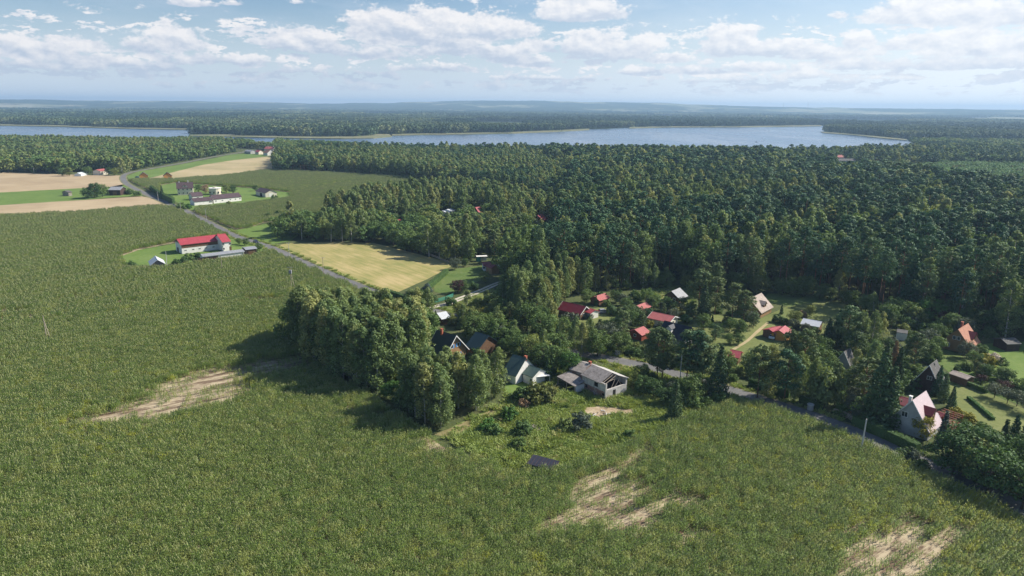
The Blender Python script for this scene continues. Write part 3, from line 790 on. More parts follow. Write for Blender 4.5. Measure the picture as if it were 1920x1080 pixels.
house('farmhouse', 'two storey cream house with dark plum roof and two white chimneys', 'house', (330, 342.0), (361.7, 341), (336, 353), 9.0, 5.6, 'cream_wall', 'roof_plum', W=9, oh=.5,
      chim=[(.15, 0, .8, 'white_wall'), (.72, 0, 1.2, 'white_wall')], dorm=[(.5, 8.2, 4.2, 'roof_plum', 'cream_wall')],
      wins=[('F', u, z, 1.1, 1.3) for u in (-4.5, -1.5, 1.5, 4.5) for z in (.9, 3.7)] + [('E0', 0, 3.7, 1.1, 1.3), ('E0', 0, .9, 1.1, 1.3)])
house('cowshed', 'long low white cowshed with plum roof and small dark windows', 'barn', (394, 366), (447.5, 361), (400, 373.5), 4.9, 3.3, 'white_wall', 'roof_plum', W=7.5, oh=.35, wins=[('F', u, 1.3, 1.2, .8) for u in (-9, -4, 2, 6, 9.5)])
house('cowshed', 'lower white wing of the cowshed with plum roof near the spruce', 'barn', (358.5, 371.8), (394, 368.7), (366, 378), 4.3, 2.9, 'white_wall', 'roof_plum', W=7.5, oh=.35, wins=[('F', 5, 1.2, 2.2, .9)])
house('outbuilding', 'small white outbuilding with plum roof between house and cowshed', 'shed', (355.5, 361.3), (377, 359.5), (360, 368.5), 4.6, 3.0, 'white_wall', 'roof_plum', W=6.5, oh=.35, wins=[('F', 0, 1.3, 1.4, .8)])
house('machine_shed', 'pale machine shed with plum roof and wide door in its gable', 'shed', (489, 351.5), (508, 356), (496, 362), 6.0, 3.4, 'cream_wall', 'roof_plum', W=9, oh=.35, doors=[('E1', 0, 3.6, 2.8, 'white_wall'), ('F', 1, 4, 2.6, 'dark_inside')])
# round pavilion
c = ground(404, 364)
t = empty('round_building', (c[0], c[1], 0)); tag(t, 'round white flat-roofed building with railing beside the white farm', 'building')
mb = MB(); mb.tube((0, 0, -.2), (0, 0, 4.8), 4.4, 4.4, 14); mb.obj('wall', M['cream_wall'], t)
mb = MB(); mb.tube((0, 0, 4.81), (0, 0, 5.1), 4.8, 4.8, 14); mb.obj('roof', M['white_wall'], t)
mb = MB(); mb.tube((0, 0, 5.11), (0, 0, 5.7), 1.6, 1.6, 10); mb.obj('turret', M['cream_wall'], t)
for k in range(8):
    an = k * math.pi / 4 + .2
    mb = MB(); x, y = 4.4 * math.sin(an), -4.4 * math.cos(an); mb.tube((x, y, 1.0), (x, y, 2.4), .55, .55, 6); mb.obj('window', M['glass'], t)
BLD.append((c, 6.5, (393, 352, 418, 364), None))
house('log_cabin', 'orange log cabin with dark roof, the left of two by the far meadow', 'cabin', (268, 325.5), (271.6, 324.4), (262.5, 331), 6.4, 3.4, 'orange_wood', 'roof_plum', fitz=False, at=(270, 335.5, 118, 6), W=7.0, oh=.4, wins=[('E0', 0, .8, 1.2, 1.0)])
house('log_cabin', 'orange log cabin with dark roof, the right of two by the far meadow', 'cabin', (313, 326.0), (316.4, 324.9), (307.5, 331), 6.4, 3.4, 'orange_wood', 'roof_plum', fitz=False, at=(315, 335.5, 118, 6), W=7.0, oh=.4, wins=[('E0', .6, .8, 1.4, 1.0)])
house('hut', 'small grey weathered hut on the green strip', 'hut', (121, 357.5), (129, 356.5), (116, 362), 5.0, 3.0, 'grey_wood', 'roof_darkgrey', W=6, oh=.35)
house('barn', 'low dark barn with pale grey roof beside the road bend', 'barn', (208, 350.0), (231, 350), (212, 356), 5.4, 4.4, 'dark_wood', 'roof_grey', W=10, oh=.5, thick=.15, doors=[('F', 0, 3, 3, 'brown_wood')])
house('farmhouse', 'red roofed house half hidden behind trees on the stubble field edge', 'house', (180, 318), (202, 315), (182, 321), 6.5, 4.0, 'cream_wall', 'roof_pink', W=8, oh=.4, wins=[('F', -3, 1.2, 1.3, 1.3), ('F', 3, 1.2, 1.3, 1.3)])
house('greenhouse', 'small pale greenhouse in front of the roadside trees', 'greenhouse', (145, 324), (158, 321.5), (147, 328), 3.4, 1.9, 'plastic', 'plastic', W=6, oh=.05, thick=.06)
house('cabin', 'red roofed cabin in the middle of the left wood', 'cabin', (241, 283.5), (252, 283), (242, 287), 9.5, 6.5, 'red_wood', 'roof_darkred', W=8, oh=.4)
# hamlet near the lake
house('house', 'low grey roofed barn at the far hamlet', 'barn', (463, 280.5), (475, 281.5), (465, 284), 6, 3.5, 'grey_wall', 'roof_grey', W=9, oh=.4)
house('house', 'small red gabled house in the middle of the far hamlet', 'house', (482, 281), (489, 281.4), (481, 285), 6.5, 3.5, 'cream_wall', 'roof_red', W=8, oh=.4)
house('house', 'orange roofed white house in the far hamlet', 'house', (500, 279.8), (508, 280.6), (498, 286.5), 9.0, 3.8, 'white_wall', 'roof_orange', W=11, oh=.4, wins=[('E1', 0, 1.2, 1.6, 1.4), ('E1', 0, 4.2, 1.4, 1.2)])
house('house', 'largest red roofed house behind the far hamlet', 'house', (499, 274.5), (516, 275), (501, 279), 11, 5.5, 'cream_wall', 'roof_pink', W=11, oh=.4, chim=[(.2, 0, 1, 'white_wall'), (.8, 0, 1, 'white_wall')])
house('house', 'brown roofed white house among the trees by the far lake shore', 'house', (1567, 290.5), (1582, 290.5), (1568, 295), 14, 7, 'white_wall', 'roof_pink', W=12, oh=.4, wins=[('F', -5, 4, 2, 2), ('F', 5, 4, 2, 2)])
house('house', 'long dark roofed building by the far lake shore', 'building', (1566, 297), (1606, 297.5), (1568, 300), 9, 6, 'grey_wall', 'roof_darkgrey', W=12, oh=.4)
house('house', 'dark cabin among trees right of the far shore houses', 'cabin', (1636, 295), (1650, 295.5), (1638, 298), 10, 7, 'brown_wood', 'roof_darkgrey', W=9, oh=.4)
# cabins in the middle wood
house('cabin', 'white sheet roofed cabin deep in the middle wood', 'cabin', (829, 395), (847, 390), (838, 399), 5.5, 3.2, 'white_wall', 'roof_tin', W=6, oh=.4)
house('cabin', 'dark red roofed cabin right of the white one in the wood', 'cabin', (891, 388.5), (901, 387.2), (898, 400), 6.5, 2.6, 'brown_wood', 'roof_red', W=7, oh=.4)
house('cabin', 'tiny steep red roofed cabin in the round trees', 'cabin', (744.5, 412), (749.5, 411), (752, 419), 6, 2.4, 'brown_wood', 'roof_red', W=6, oh=.4)
house('cabin', 'bright red roofed cabin against the dark pine forest', 'cabin', (1008, 403.5), (1017, 401), (1019, 413), 6.5, 2.6, 'brown_wood', 'roof_red', W=7, oh=.4, wins=[('E0', 0, 1, 1.2, 1.2)])
# cabin above the round lawn
house('cabin', 'low white cabin with brown sheet roof at the head of the round lawn', 'cabin', (904, 491.5), (918, 491), (902, 495.5), 3.9, 2.6, 'white_wall', 'roof_maroon', W=4.8, oh=.4, wins=[('F', -1.2, 1, 1.2, 1), ('F', 1.3, 1, 1, 1)])
house('annexe', 'brown board annexe at the right of the low cabin', 'shed', (918, 492), (930, 496), (919, 502), 4.2, 3.0, 'ochre_wood', 'roof_maroon', W=4, oh=.3)
c = ground(903, 489.5); t = empty('container', (c[0], c[1], 0), .2); tag(t, 'white and green garden shelter behind the low cabin', 'shelter')
mb = MB(); mb.box(-2.6, 2.6, -1.3, 1.3, 2.3, 2.45); mb.obj('roof', M['white_wall'], t)
M['green_sheet'] = plain('green_sheet', (.05, .28, .20), .6, .1)
mb = MB(); mb.box(-2.5, -.6, -1.2, 1.2, 0, 2.29); mb.obj('wall', M['green_sheet'], t); mb = MB(); mb.box(-.6, 2.5, .9, 1.2, 0, 2.29); mb.obj('panel', M['white_wall'], t)
c = ground(938, 508); t = empty('carport', (c[0], c[1], 0), -.1); tag(t, 'small open carport with white roof beside the brown annexe', 'carport')
mb = MB(); mb.box(-2.4, 2.4, -1.6, 1.6, 2.3, 2.45); mb.obj('roof', M['roof_tin'], t)
for x in (-2.2, 2.2):
    for y in (-1.4, 1.4): MB().box(x - .08, x + .08, y - .08, y + .08, 0, 2.29).obj('post', M['frame_white'], t)
# houses round the grove
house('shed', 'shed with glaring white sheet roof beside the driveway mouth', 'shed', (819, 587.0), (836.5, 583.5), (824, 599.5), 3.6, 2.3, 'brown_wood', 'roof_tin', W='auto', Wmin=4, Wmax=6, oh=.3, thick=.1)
house('cottage', 'timber cottage with dark teal roof, brick chimney and blue shutters', 'house', (819, 618.5), (856, 629), (843, 650), 8.4, 3.6, 'ochre_wood', 'roof_teal', vis=.5, fitz=False, W=9, oh=.7, chim=[(.28, .5, .9, 'chimney_brick')], fascia='frame_white',
      wins=[('E1', -1.2, 4.7, 1.0, 1.1, 'shutter_blue'), ('E1', 1.4, 4.7, 1.0, 1.1, 'shutter_blue'), ('E1', -1.4, 1.6, 1.1, 1.2, 'shutter_blue'), ('E1', 1.5, 1.6, 1.1, 1.2, 'shutter_blue')])
house('cottage', 'low building with dark teal roof behind the birch grove', 'house', (892, 621.5), (917, 629), (896, 647), 5.8, 2.8, 'brown_wood', 'roof_teal', vis=.6, fitz=False, W=8.5, oh=.5)
# white and green house: tall part, low part with gable, porch
rt, L, w, S = house('white_house', 'white boarded house with steep dark green roof and low gabled wing', 'house', (961.5, 664.0), (987, 671.5), (957, 693), 6.2, 2.6, 'white_wall', 'roof_green', W=8.2, fitz=False, vis=.95, oh=.25, chim=[(.95, -.3, .35, 'chimney_brick')], roof2='roof_green')
house('house_wing', 'low white wing with grey green roof in front of the tall white house', 'house', (993, 684.0), (1013.5, 691.5), (996, 701), 4.0, 2.5, 'white_wall', 'roof_green', eat=1, W=5.4, fitz=False, vis=.95, oh=.22, wins=[('F', 1.2, 1.0, .8, .8)])
M['roof_palegreen'] = plain('roof_palegreen', (.20, .27, .235), .6, .1, .6, wave=('X', 1.8, 0, .2))
for o in rt.children:
    if o.name.startswith('roof') : pass
c = ground(1016, 716); t = empty('garden_table', (c[0], c[1], 0), .3); tag(t, 'white garden canopy on posts beside the low white wing', 'canopy')
MB().box(-1.9, 1.9, -1.1, 1.1, 1.9, 2.0).obj('roof', M['frame_white'], t)
for x in (-1.8, 1.8):
    for y in (-1, 1): MB().box(x - .05, x + .05, y - .05, y + .05, 0, 1.9).obj('post', M['frame_white'], t)

M['old_plaster'] = plain('old_plaster', (.50, .48, .45), .9, .18, .8, dirt=((.20, .18, .16), .8))
# ---- the ruin: brick ground floor, plastered upper wall, open gable with bare rafters
zr, h = 5.8, 4.2
a = ground(1113, 684, zr); b = ground(1157, 702.5, zr); d = (b - a); L = np.hypot(*d); d /= L
q = ground(1136.5, 717.5, h); n = np.array([d[1], -d[0]]); hy = 3.8
c = (a + b) / 2
ax = d; rz = math.atan2(ax[1], ax[0])
ruin = empty('ruined_house', (c[0], c[1], 0), rz); tag(ruin, 'half ruined house with broken grey roof, brick ground floor and open gable', 'house')
hx = L / 2; th = .35
ro = MB()   # local -Y = towards the left/front
sl = (zr - h) / hy
def wallbox(name, m, *a_): return MB().box(*a_).obj(name, M[m], ruin)
wallbox('brick_wall', 'brick', -hx, hx - .4, -hy, -hy + th, -.2, 2.05)
wallbox('upper_wall', 'old_plaster', -hx, hx - .4, -hy - .03, -hy + th, 2.055, h - .05)
wallbox('back_wall', 'old_plaster', -hx, hx - .4, hy - th, hy, -.2, h - .05)
wallbox('gable_wall', 'old_plaster', hx - .4, hx, -hy, hy, -.2, 2.5)
wallbox('corner_pillar', 'old_plaster', hx - .4, hx, hy - .5, hy, 2.501, h)
wallbox('corner_pillar', 'old_plaster', hx - .4, hx, -hy, -hy + .45, 2.501, h)
MB().extrude_x([(-hy, -.2), (hy, -.2), (hy, h), (0, zr - .1), (-hy, h)], -hx - .02 - th, -hx - .02).obj('end_wall', M['brick'], ruin)
wallbox('floor', 'dark_inside', -hx + .01, hx - .41, -hy + th + .01, hy - th - .01, 2.2, 2.35)
wallbox('window', 'dark_inside', 0.2, 1.5, -hy - .05, -hy - .031, 2.5, 3.6)
wallbox('window', 'dark_inside', 3.0, 3.8, -hy - .02, -hy - .001, .9, 1.6)
wallbox('window', 'dark_inside', -3.0, -2.2, -hy - .02, -hy - .001, 1.0, 1.9)
wallbox('window', 'dark_inside', -5.2, -4.4, -hy - .02, -hy - .001, 1.0, 1.9)
wallbox('door', 'dark_inside', hx + .001, hx + .02, -1.2, -.2, 0, 2.0)
fr = MB().extrude_x([(0, zr), (-hy - .4, h - .4 * sl), (-hy - .4, h - .4 * sl - .12), (0, zr - .12)], -hx - .4, hx - 1.6).obj('roof', M['roof_eternit'], ruin)
M['roof_palesheet'] = plain('roof_palesheet', (.48, .46, .43), .8, .2, .8, wave=('X', 2.2, 0, .3), dirt=((.22, .2, .17), .5))
MB().extrude_x([(.01, zr), (hy + .4, h - .4 * sl), (hy + .4, h - .4 * sl - .12), (.01, zr - .12)], -hx - .4, hx + .2).obj('roof', M['roof_palesheet'], ruin)
for x in (hx - 1.1, hx - .2):
    MB().tube((x, 0, zr - .2), (x, -hy - .3, h - .35 * sl), .09, .09, 4).obj('rafter', M['timber'], ruin)
for (p_, q_) in (((hx - .2, 0, zr - .3), (hx - .2, -1.6, 2.6)), ((hx - .2, 1.6, 4.9), (hx - .25, -.4, 2.6)), ((hx - .2, -2.4, 4.6), (hx - .2, 1.2, 5.0)), ((hx - .6, .2, zr - .3), (hx - .7, 2.3, 2.5))):
    MB().tube(p_, q_, .08, .07, 4).obj('beam', M['timber'], ruin)
BLD.append((c, 7, (1075, 674, 1173, 745), (ax, hx, hy)))
print('RUIN L %.1f' % L, c)
# old lower part of the ruin behind it with a sagging roof
house('old_barn', 'sagging dark slate barn roof joined to the back of the ruin', 'barn', (1083, 676), (1107, 683), (1079, 690), 5.0, 3.6, 'brick', 'roof_eternit', W=7, oh=.2, chim=[(.95, -.4, .5, 'chimney_brick')])
c = ground(1072, 726); t = empty('lean_to', (c[0], c[1], 0), rz); tag(t, 'collapsing lean-to with pale sheet roof left of the ruin', 'lean-to')
me = MB().add([(-3.6, -2.0, 2.3), (3.4, -2.1, 1.9), (3.6, 1.6, 2.7), (-3.2, 1.8, 3.0), (-3.6, -2.0, 2.2), (3.4, -2.1, 1.8), (3.6, 1.6, 2.6), (-3.2, 1.8, 2.9)],
               [(0, 1, 2, 3), (7, 6, 5, 4), (0, 4, 5, 1), (1, 5, 6, 2), (2, 6, 7, 3), (3, 7, 4, 0)]).obj('roof', M['roof_eternit'], t)
MB().box(-3.5, 3.4, -1.98, -1.9, 1.74, 1.78).obj('edge_board', M['timber'], t)
for x, y, z in ((-3.3, -1.8, 2.15), (3.2, -1.9, 1.78), (3.4, 1.4, 2.55), (-3, 1.6, 2.85), (0, -1.85, 1.95)): MB().box(x - .09, x + .09, y - .09, y + .09, 0, z).obj('post', M['timber'], t)
MB().box(3.0, 3.3, -1.7, 1.3, 0, 1.75).obj('wall', M['white_wall'], t)
BLD.append((c, 4, (1048, 703, 1096, 730), None))

# ---- cottages
house('cottage', 'long cottage with plain dark red roof left of the sunlit lawn', 'house', (1055.5, 564.5), (1099.5, 574.5), (1072, 585), 4.9, 2.4, 'brown_wood', 'roof_darkred', W='auto', Wmin=5, Wmax=8, oh=.5, fascia='frame_white', wins=[('E1', -.8, .9, .9, 1), ('E1', 1.2, .9, .9, 1)])
house('annexe', 'small red roofed porch at the right end of the dark red cottage', 'porch', (1101, 576.5), (1116, 581), (1101, 581), 3.3, 2.4, 'white_wall', 'roof_red', W=4, oh=.3)
house('cottage', 'small cottage with salmon red roof behind the clipped shrubs', 'cabin', (1114.5, 555.5), (1135, 549.5), (1130, 561), 4.4, 2.3, 'brown_wood', 'roof_pink', W='auto', Wmin=4, Wmax=7, oh=.4)
house('cottage', 'smallest cabin with pink red roof between the gardens', 'cabin', (1194.5, 573), (1212, 566), (1210, 578), 4.0, 2.2, 'brown_wood', 'roof_pink', W='auto', Wmin=4, Wmax=6, oh=.3)
house('cottage', 'wide cottage with long brick red roof above the black one', 'house', (1223.5, 584), (1266, 593), (1235, 600), 4.6, 2.4, 'cream_wall', 'roof_pink', W='auto', Wmin=6, Wmax=9, oh=.5, fascia='frame_white', wins=[('E1', 0, .9, 1.1, 1)])
house('cottage', 'big cottage with smooth black roof and small red gable', 'house', (1246, 601), (1297, 613.5), (1262, 634), 6.4, 2.5, 'grey_wall', 'roof_navy', W='auto', Wmin=7, Wmax=11, oh=.5, gable='red_wood', dorm=[(.35, 5.6, 1.6, 'roof_navy', 'white_wall')])
house('cabin', 'red board cabin with salmon roof and dark left slope', 'cabin', (1190, 618), (1207, 611.5), (1206, 628), 4.6, 2.1, 'red_wood', 'roof_pink', roof2='roof_maroon', W='auto', Wmin=4.5, Wmax=7, oh=.35, wins=[('E0', 0, .9, .9, .9)])
house('cabin', 'dark log cabin with pale grey roof in the forest clearing', 'cabin', (1259, 546), (1275, 539.5), (1281, 551), 4.5, 2.4, 'brown_wood', 'roof_grey', roof2='roof_darkgrey', W=6, fitz=False, oh=.6, wins=[('E0', 1, 1.0, 1, 1)], doors=[('E0', -1.2, .9, 2, 'dark_wood')])
house('cottage', 'timber cottage with tall beige roof and dormer behind the pines', 'house', (1405, 560), (1428, 549), (1447, 576), 6.3, 2.4, 'ochre_wood', 'roof_beige', W=8.6, fitz=False, oh=.5, dorm=[(.5, 5.0, 2.2, 'roof_beige', 'brown_wood')], wins=[('E0', -1.4, .9, 1, 1), ('E0', 1.4, .9, 1, 1)])
house('cabin', 'orange board cabin with crimson roof beside the white tent', 'cabin', (1461, 619.5), (1472.5, 610.3), (1479, 618), 4.4, 2.4, 'orange_wood', 'roof_red', W='auto', Wmin=4.5, Wmax=7, oh=.35)
house('annexe', 'lower crimson roofed wing left of the orange cabin', 'cabin', (1442, 617), (1463, 611.2), (1445, 621), 3.6, 2.3, 'brown_wood', 'roof_red', W=4.5, oh=.3)
house('cabin', 'long cabin with pale ribbed roof near the shaded lawn', 'cabin', (1506, 596.5), (1541.5, 603), (1523, 607), 4.0, 2.7, 'brown_wood', 'roof_tin', roof2='roof_darkgrey', W='auto', Wmin=5, Wmax=7, oh=.4)
house('cabin', 'crimson roofed cabin hemmed in by tall conifers', 'cabin', (1369.5, 655), (1391, 659), (1380, 670), 4.4, 2.3, 'brown_wood', 'roof_red', W='auto', Wmin=4.5, Wmax=7, oh=.35)
house('cabin', 'steep grey cabin with white verge boards among the birches', 'cabin', (1582.5, 659), (1594, 652.5), (1604, 680), 6.4, 1.4, 'grey_wall', 'roof_darkgrey', W=5.6, fitz=False, oh=.35, fascia='frame_white')
house('shed', 'white shed with flat dark roof on the green slope', 'shed', (1682, 617.2), (1702.5, 620.2), (1680, 625), 2.9, 2.5, 'white_wall', 'roof_darkgrey', vis=1.0, W=3.8, oh=.06, thick=.1, wins=[('E1', 0, 1.2, .7, .9)])
house('cottage', 'large brown timber house with orange roof and maroon dormer', 'house', (1796.7, 617.5), (1815.5, 606), (1819, 646.5), 7.0, 2.6, 'ochre_wood', 'roof_orange', vis=.9, eat=0, W=7.2, fitz=False, oh=.5, chim=[(.6, -.6, 1.0, 'chimney_brick')],
      dorm=[(.66, 5.6, 3.6, 'roof_maroon', 'ochre_wood')], wins=[('E0', -.7, 3.6, .9, 1.1), ('E0', .45, 3.6, .9, 1.1), ('E0', -2.2, 1.0, 1.3, 1.0)], frame='frame_white')
house('cabin', 'dark steep cabin with charcoal roof and one white framed window', 'cabin', (1743, 684.5), (1756, 674), (1764.5, 713), 7.2, 1.2, 'dark_wood', 'roof_darkgrey', vis=.9, eat=0, W=7, fitz=False, oh=.35, fascia='frame_white', wins=[('E0', .4, 3.2, 1.2, 1.0)])
rt, L, w, S = house('cottage', 'grey walled house with glaring pale pink roof, maroon dormer and pergola', 'house', (1711, 750.5), (1736.5, 732.5), (1745.8, 795.5), 8.4, 2.6, 'grey_wall', 'roof_paleglare', roof2='roof_maroon', vis=.9, eat=0, W=8, fitz=False, oh=.45, fascia='frame_white',  # lit slope takes the painted glare colour, the other slope stays maroon
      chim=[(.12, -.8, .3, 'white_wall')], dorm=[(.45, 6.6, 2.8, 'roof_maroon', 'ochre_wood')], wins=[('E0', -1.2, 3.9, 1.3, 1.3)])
# pergola of red posts at its right side
c = ground(1776, 796); t = empty('pergola', (c[0], c[1], 0), math.atan2(2, 3)); tag(t, 'red timber pergola and deck at the side of the pale roofed house', 'pergola')
for i in range(5): MB().box(-2.6 + i * 1.2, -2.48 + i * 1.2, -2.2, 2.2, 2.45, 2.6).obj('rafter', M['roof_orange'], t)
for x in (-2.4, 2.2):
    for y in (-1.9, 0, 1.9): MB().box(x - .08, x + .08, y - .08, y + .08, 0, 2.449).obj('post', M['red_wood'], t)
for z in (.3, .7, 1.0): MB().box(-2.4, 2.3, -2.05, -2.0, z, z + .12).obj('rail', M['red_wood'], t)
MB().box(-2.9, 2.7, -2.3, 2.3, -.1, .18).obj('deck', M['brown_wood'], t)
house('annexe', 'low maroon roofed porch joining the pale house and the pergola', 'porch', (1757, 771), (1770, 776), (1756, 784), 3.3, 2.4, 'red_wood', 'roof_maroon', W=4, oh=.25)
house('annexe', 'maroon roofed wing at the left of the pale roofed house', 'wing', (1688, 742), (1708, 748.5), (1684, 750), 4.6, 2.6, 'grey_wall', 'roof_maroon', W=5, oh=.3)
house('shed', 'low dark shed in the forest shade at the right edge', 'shed', (1876, 634), (1903, 633), (1880, 641), 3.4, 2.4, 'dark_wood', 'roof_darkgrey', W=5, oh=.3)
house('cabin', 'low grey roofed shelter under the garden trees below the yellow shrubs', 'shelter', (1787, 694), (1822, 706), (1789, 699), 2.6, 2.1, 'brown_wood', 'roof_beige', W=3.2, oh=.2)

# black lean-to with ribbed roof in the meadow
c = ground(1018, 884); t = empty('field_shelter', (c[0], c[1], 0), R(-27)); tag(t, 'black open field shelter with ribbed sheet roof at the corn edge', 'shelter')
def sl_(y): return 1.75 + (y + 1.4) / 2.8 * .55
MB().extrude_x([(-1.5, 1.75), (1.5, 2.3), (1.5, 2.22), (-1.5, 1.67)], -2.9, 2.9).obj('roof', M['roof_solar'], t)
for i in range(8):
    x = -2.8 + i * .78
    MB().extrude_x([(-1.52, 1.755), (1.52, 2.31), (1.52, 2.36), (-1.52, 1.81)], x, x + .07).obj('rib', M['roof_plum'], t)
for x in (-2.7, 0, 2.7):
    for y in (-1.3, 1.3): MB().box(x - .07, x + .07, y - .07, y + .07, 0, 1.69 if y < 0 else 2.18).obj('post', M['dark_wood'], t)
MB().box(-2.7, 2.7, 1.36, 1.42, 0, 2.1).obj('back_wall', M['dark_wood'], t)
BLD.append((c, 3.5, (985, 858, 1048, 890), None))

# ---- cars
M['tyre'] = plain('tyre', (.02, .02, .02), .9, .1)
M['rim'] = plain('rim', (.5, .5, .5), .4, .1)
M['headlamp'] = plain('headlamp', (.8, .8, .8), .2, .02)
def car(px, py, yaw, col, label):
    c = ground(px, py); t = empty('parked_car', (c[0], c[1], 0.04), yaw); tag(t, label, 'car')
    m_ = plain('car_paint', col, .25, .03, spec=.6)
    b = MB(); prof = [(-2.1, .35), (2.1, .35), (2.15, .7), (1.95, .88), (1.0, .98), (-1.7, 1.0), (-2.1, .85)]
    n = len(prof)
    vs = [(x, -.85, z) for x, z in prof] + [(x, .85, z) for x, z in prof]
    b.add(vs, [tuple(range(n)), tuple(range(2 * n - 1, n - 1, -1))] + [(i, i + n, (i + 1) % n + n, (i + 1) % n) for i in range(n)])
    b.obj('body', m_, t)
    b = MB(); b.add([(1.05, -.8, .97), (-1.75, -.8, .99), (-1.35, -.62, 1.42), (.35, -.62, 1.44), (1.05, .8, .97), (-1.75, .8, .99), (-1.35, .62, 1.42), (.35, .62, 1.44)],
                    [(0, 3, 2, 1), (4, 5, 6, 7), (0, 4, 7, 3), (1, 2, 6, 5)]); b.obj('windows', M['glass'], t)
    MB().box(-1.38, .38, -.64, .64, 1.42, 1.48).obj('roof', m_, t)
    for x in (-1.3, 1.35):
        for y in (-.82, .82):
            w_ = MB().tube((x, y - .1, .32), (x, y + .1, .32), .32, .32, 12).obj('wheel', M['tyre'], t)
            MB().tube((x, y - .11, .32), (x, y + .11, .32), .18, .18, 8).obj('rim', M['rim'], w_)
    for y in (-.6, .6): MB().box(2.1, 2.17, y - .16, y + .16, .6, .75).obj('headlight', M['headlamp'], t)
    return t
car(325.5, 386.5, math.atan2(-22, 14), (.10, .11, .12), 'dark car on the road by the farm hedge')
car(480, 455.5, math.atan2(-20, 16), (.03, .035, .045), 'black car on the road beside the barn')
car(1131, 587, .3, (.35, .37, .40), 'silver car parked left of the clipped hedge cube')
car(1170, 585.5, .3, (.02, .025, .04), 'dark blue car parked right of the clipped hedge cube')
car(1449, 634, 1.0, (.75, .76, .78), 'white car beside the orange cabin with crimson roof')
car(258, 333.5, 0, (.06, .12, .2), 'dark blue car beside the left orange cabin')

# ---- poles
def pole(px, py, hgt, label, arm=0, lean=0.0, thick=.14, brace=False, m_='pole_concrete'):
    c = ground(px, py); t = empty('utility_pole', (c[0], c[1], 0)); t.rotation_euler = (0, lean, 0); tag(t, label, 'pole')
    MB().tube((0, 0, -.2), (0, 0, hgt), thick, thick * .62, 8).obj('shaft', M[m_], t)
    if arm == 1:
        a_ = MB().box(-.8, .8, -.06, .06, hgt - .35, hgt - .25).obj('crossarm', M['roof_grey'], t)
        for x in (-.7, 0, .7): MB().tube((x, 0, hgt - .25), (x, 0, hgt - .02), .05, .05, 6).obj('insulator', M['frame_white'], a_)
    if arm == 2:
        a_ = MB().tube((0, 0, hgt), (1.3, .1, hgt + .55), .045, .035, 6).obj('lamp_arm', M['roof_grey'], t)
        MB().box(1.15, 1.75, 0, .2, hgt + .52, hgt + .64).obj('lamp_head', M['roof_grey'], a_)
    if brace: MB().tube((1.6, -.4, -.1), (0.1, 0, hgt * .8), .1, .08, 6).obj('brace', M[m_], t)
    if arm == 3:
        MB().box(-.5, .5, -.35, .35, hgt - 2.6, hgt - 1.3).obj('transformer', M['roof_grey'], t)
        MB().box(-1.0, 1.0, -.07, .07, hgt - .3, hgt - .16).obj('crossarm', M['roof_grey'], t)
    return t
pole(1613, 853, 8.2, 'stout concrete pole at the road edge of the near cornfield', 0, .02, .2)
pole(547, 545, 9.5, 'transformer pole standing in the corn by the hay field', 3, brace=True, m_='timber')
pole(89, 642, 8.5, 'thin pole with a stay in the corn at the far left', 0, m_='timber', brace=True)
pole(313.5, 503, 7.5, 'white pole behind the small plank shed', 0, .03)
pole(340, 402, 8.0, 'pale roadside pole above the cornfield near the farm', 1)
pole(387, 412, 7.0, 'roadside pole between the farm and the red barn', 1)
pole(417, 511, 7.5, 'thin pole in the corn below the long shed', 0, m_='timber')
pole(543, 487, 8.0, 'roadside pole at the corner of the hay field', 1)
pole(607, 517, 8.0, 'roadside pole along the middle of the hay field', 1, m_='timber')
pole(1274, 724, 8.5, 'street lamp pole behind the roadside spruce', 2)
pole(297, 377, 7.0, 'street lamp by the farm hedge', 2)
pole(1250, 716, 1.6, 'short dark gate post on the roadside verge', 0, .0, .12, m_='dark_wood')

# ---- fences, gate, small things
def fence(px, hgt, label, m_='timber', board=True, step=2.5, name='fence', post='post'):
    P = G(px); c = P.mean(0); t = empty(name, (c[0], c[1], 0)); tag(t, label, name.replace('_', ' '))
    for a, b in zip(P[:-1], P[1:]):
        L = np.hypot(*(b - a)); n = max(1, int(L / step)); d = (b - a) / L
        for i in range(n + 1):
            q = a + (b - a) * i / n - c
            MB().box(q[0] - .07, q[0] + .07, q[1] - .07, q[1] + .07, 0, hgt + .1).obj(post, M[m_], t)
        for i in range(n):
            q0 = a + (b - a) * (i + .04) / n - c; q1 = a + (b - a) * (i + .96) / n - c
            if board:
                for z in (.25, .6, .95, 1.25):
                    if z > hgt: break
                    nn_ = np.array([-d[1], d[0]]) * .02
                    MB().add([(*(q0 - nn_), z), (*(q1 - nn_), z), (*(q1 + nn_), z), (*(q0 + nn_), z), (*(q0 - nn_), z + .2), (*(q1 - nn_), z + .2), (*(q1 + nn_), z + .2), (*(q0 + nn_), z + .2)],
                             [(0, 3, 2, 1), (4, 5, 6, 7), (0, 1, 5, 4), (1, 2, 6, 5), (2, 3, 7, 6), (3, 0, 4, 7)]).obj('rail', M[m_], t)
    return t
fence([(1563, 776), (1586, 784), (1597, 790)], 1.3, 'low board fence with dark posts by the roadside lawn', 'timber')
fence([(808, 571), (835, 563), (850, 557)], 1.6, 'green panel fence beside the driveway mouth', 'green_sheet', step=3)
fence([(1245, 712), (1262, 720)], .9, 'short wooden fence beside the road verge', 'dark_wood', step=3)
fence([(795, 475), (818, 484), (842, 494)], 1.1, 'thin post fence at the upper corner of the hay field', 'timber', step=4)
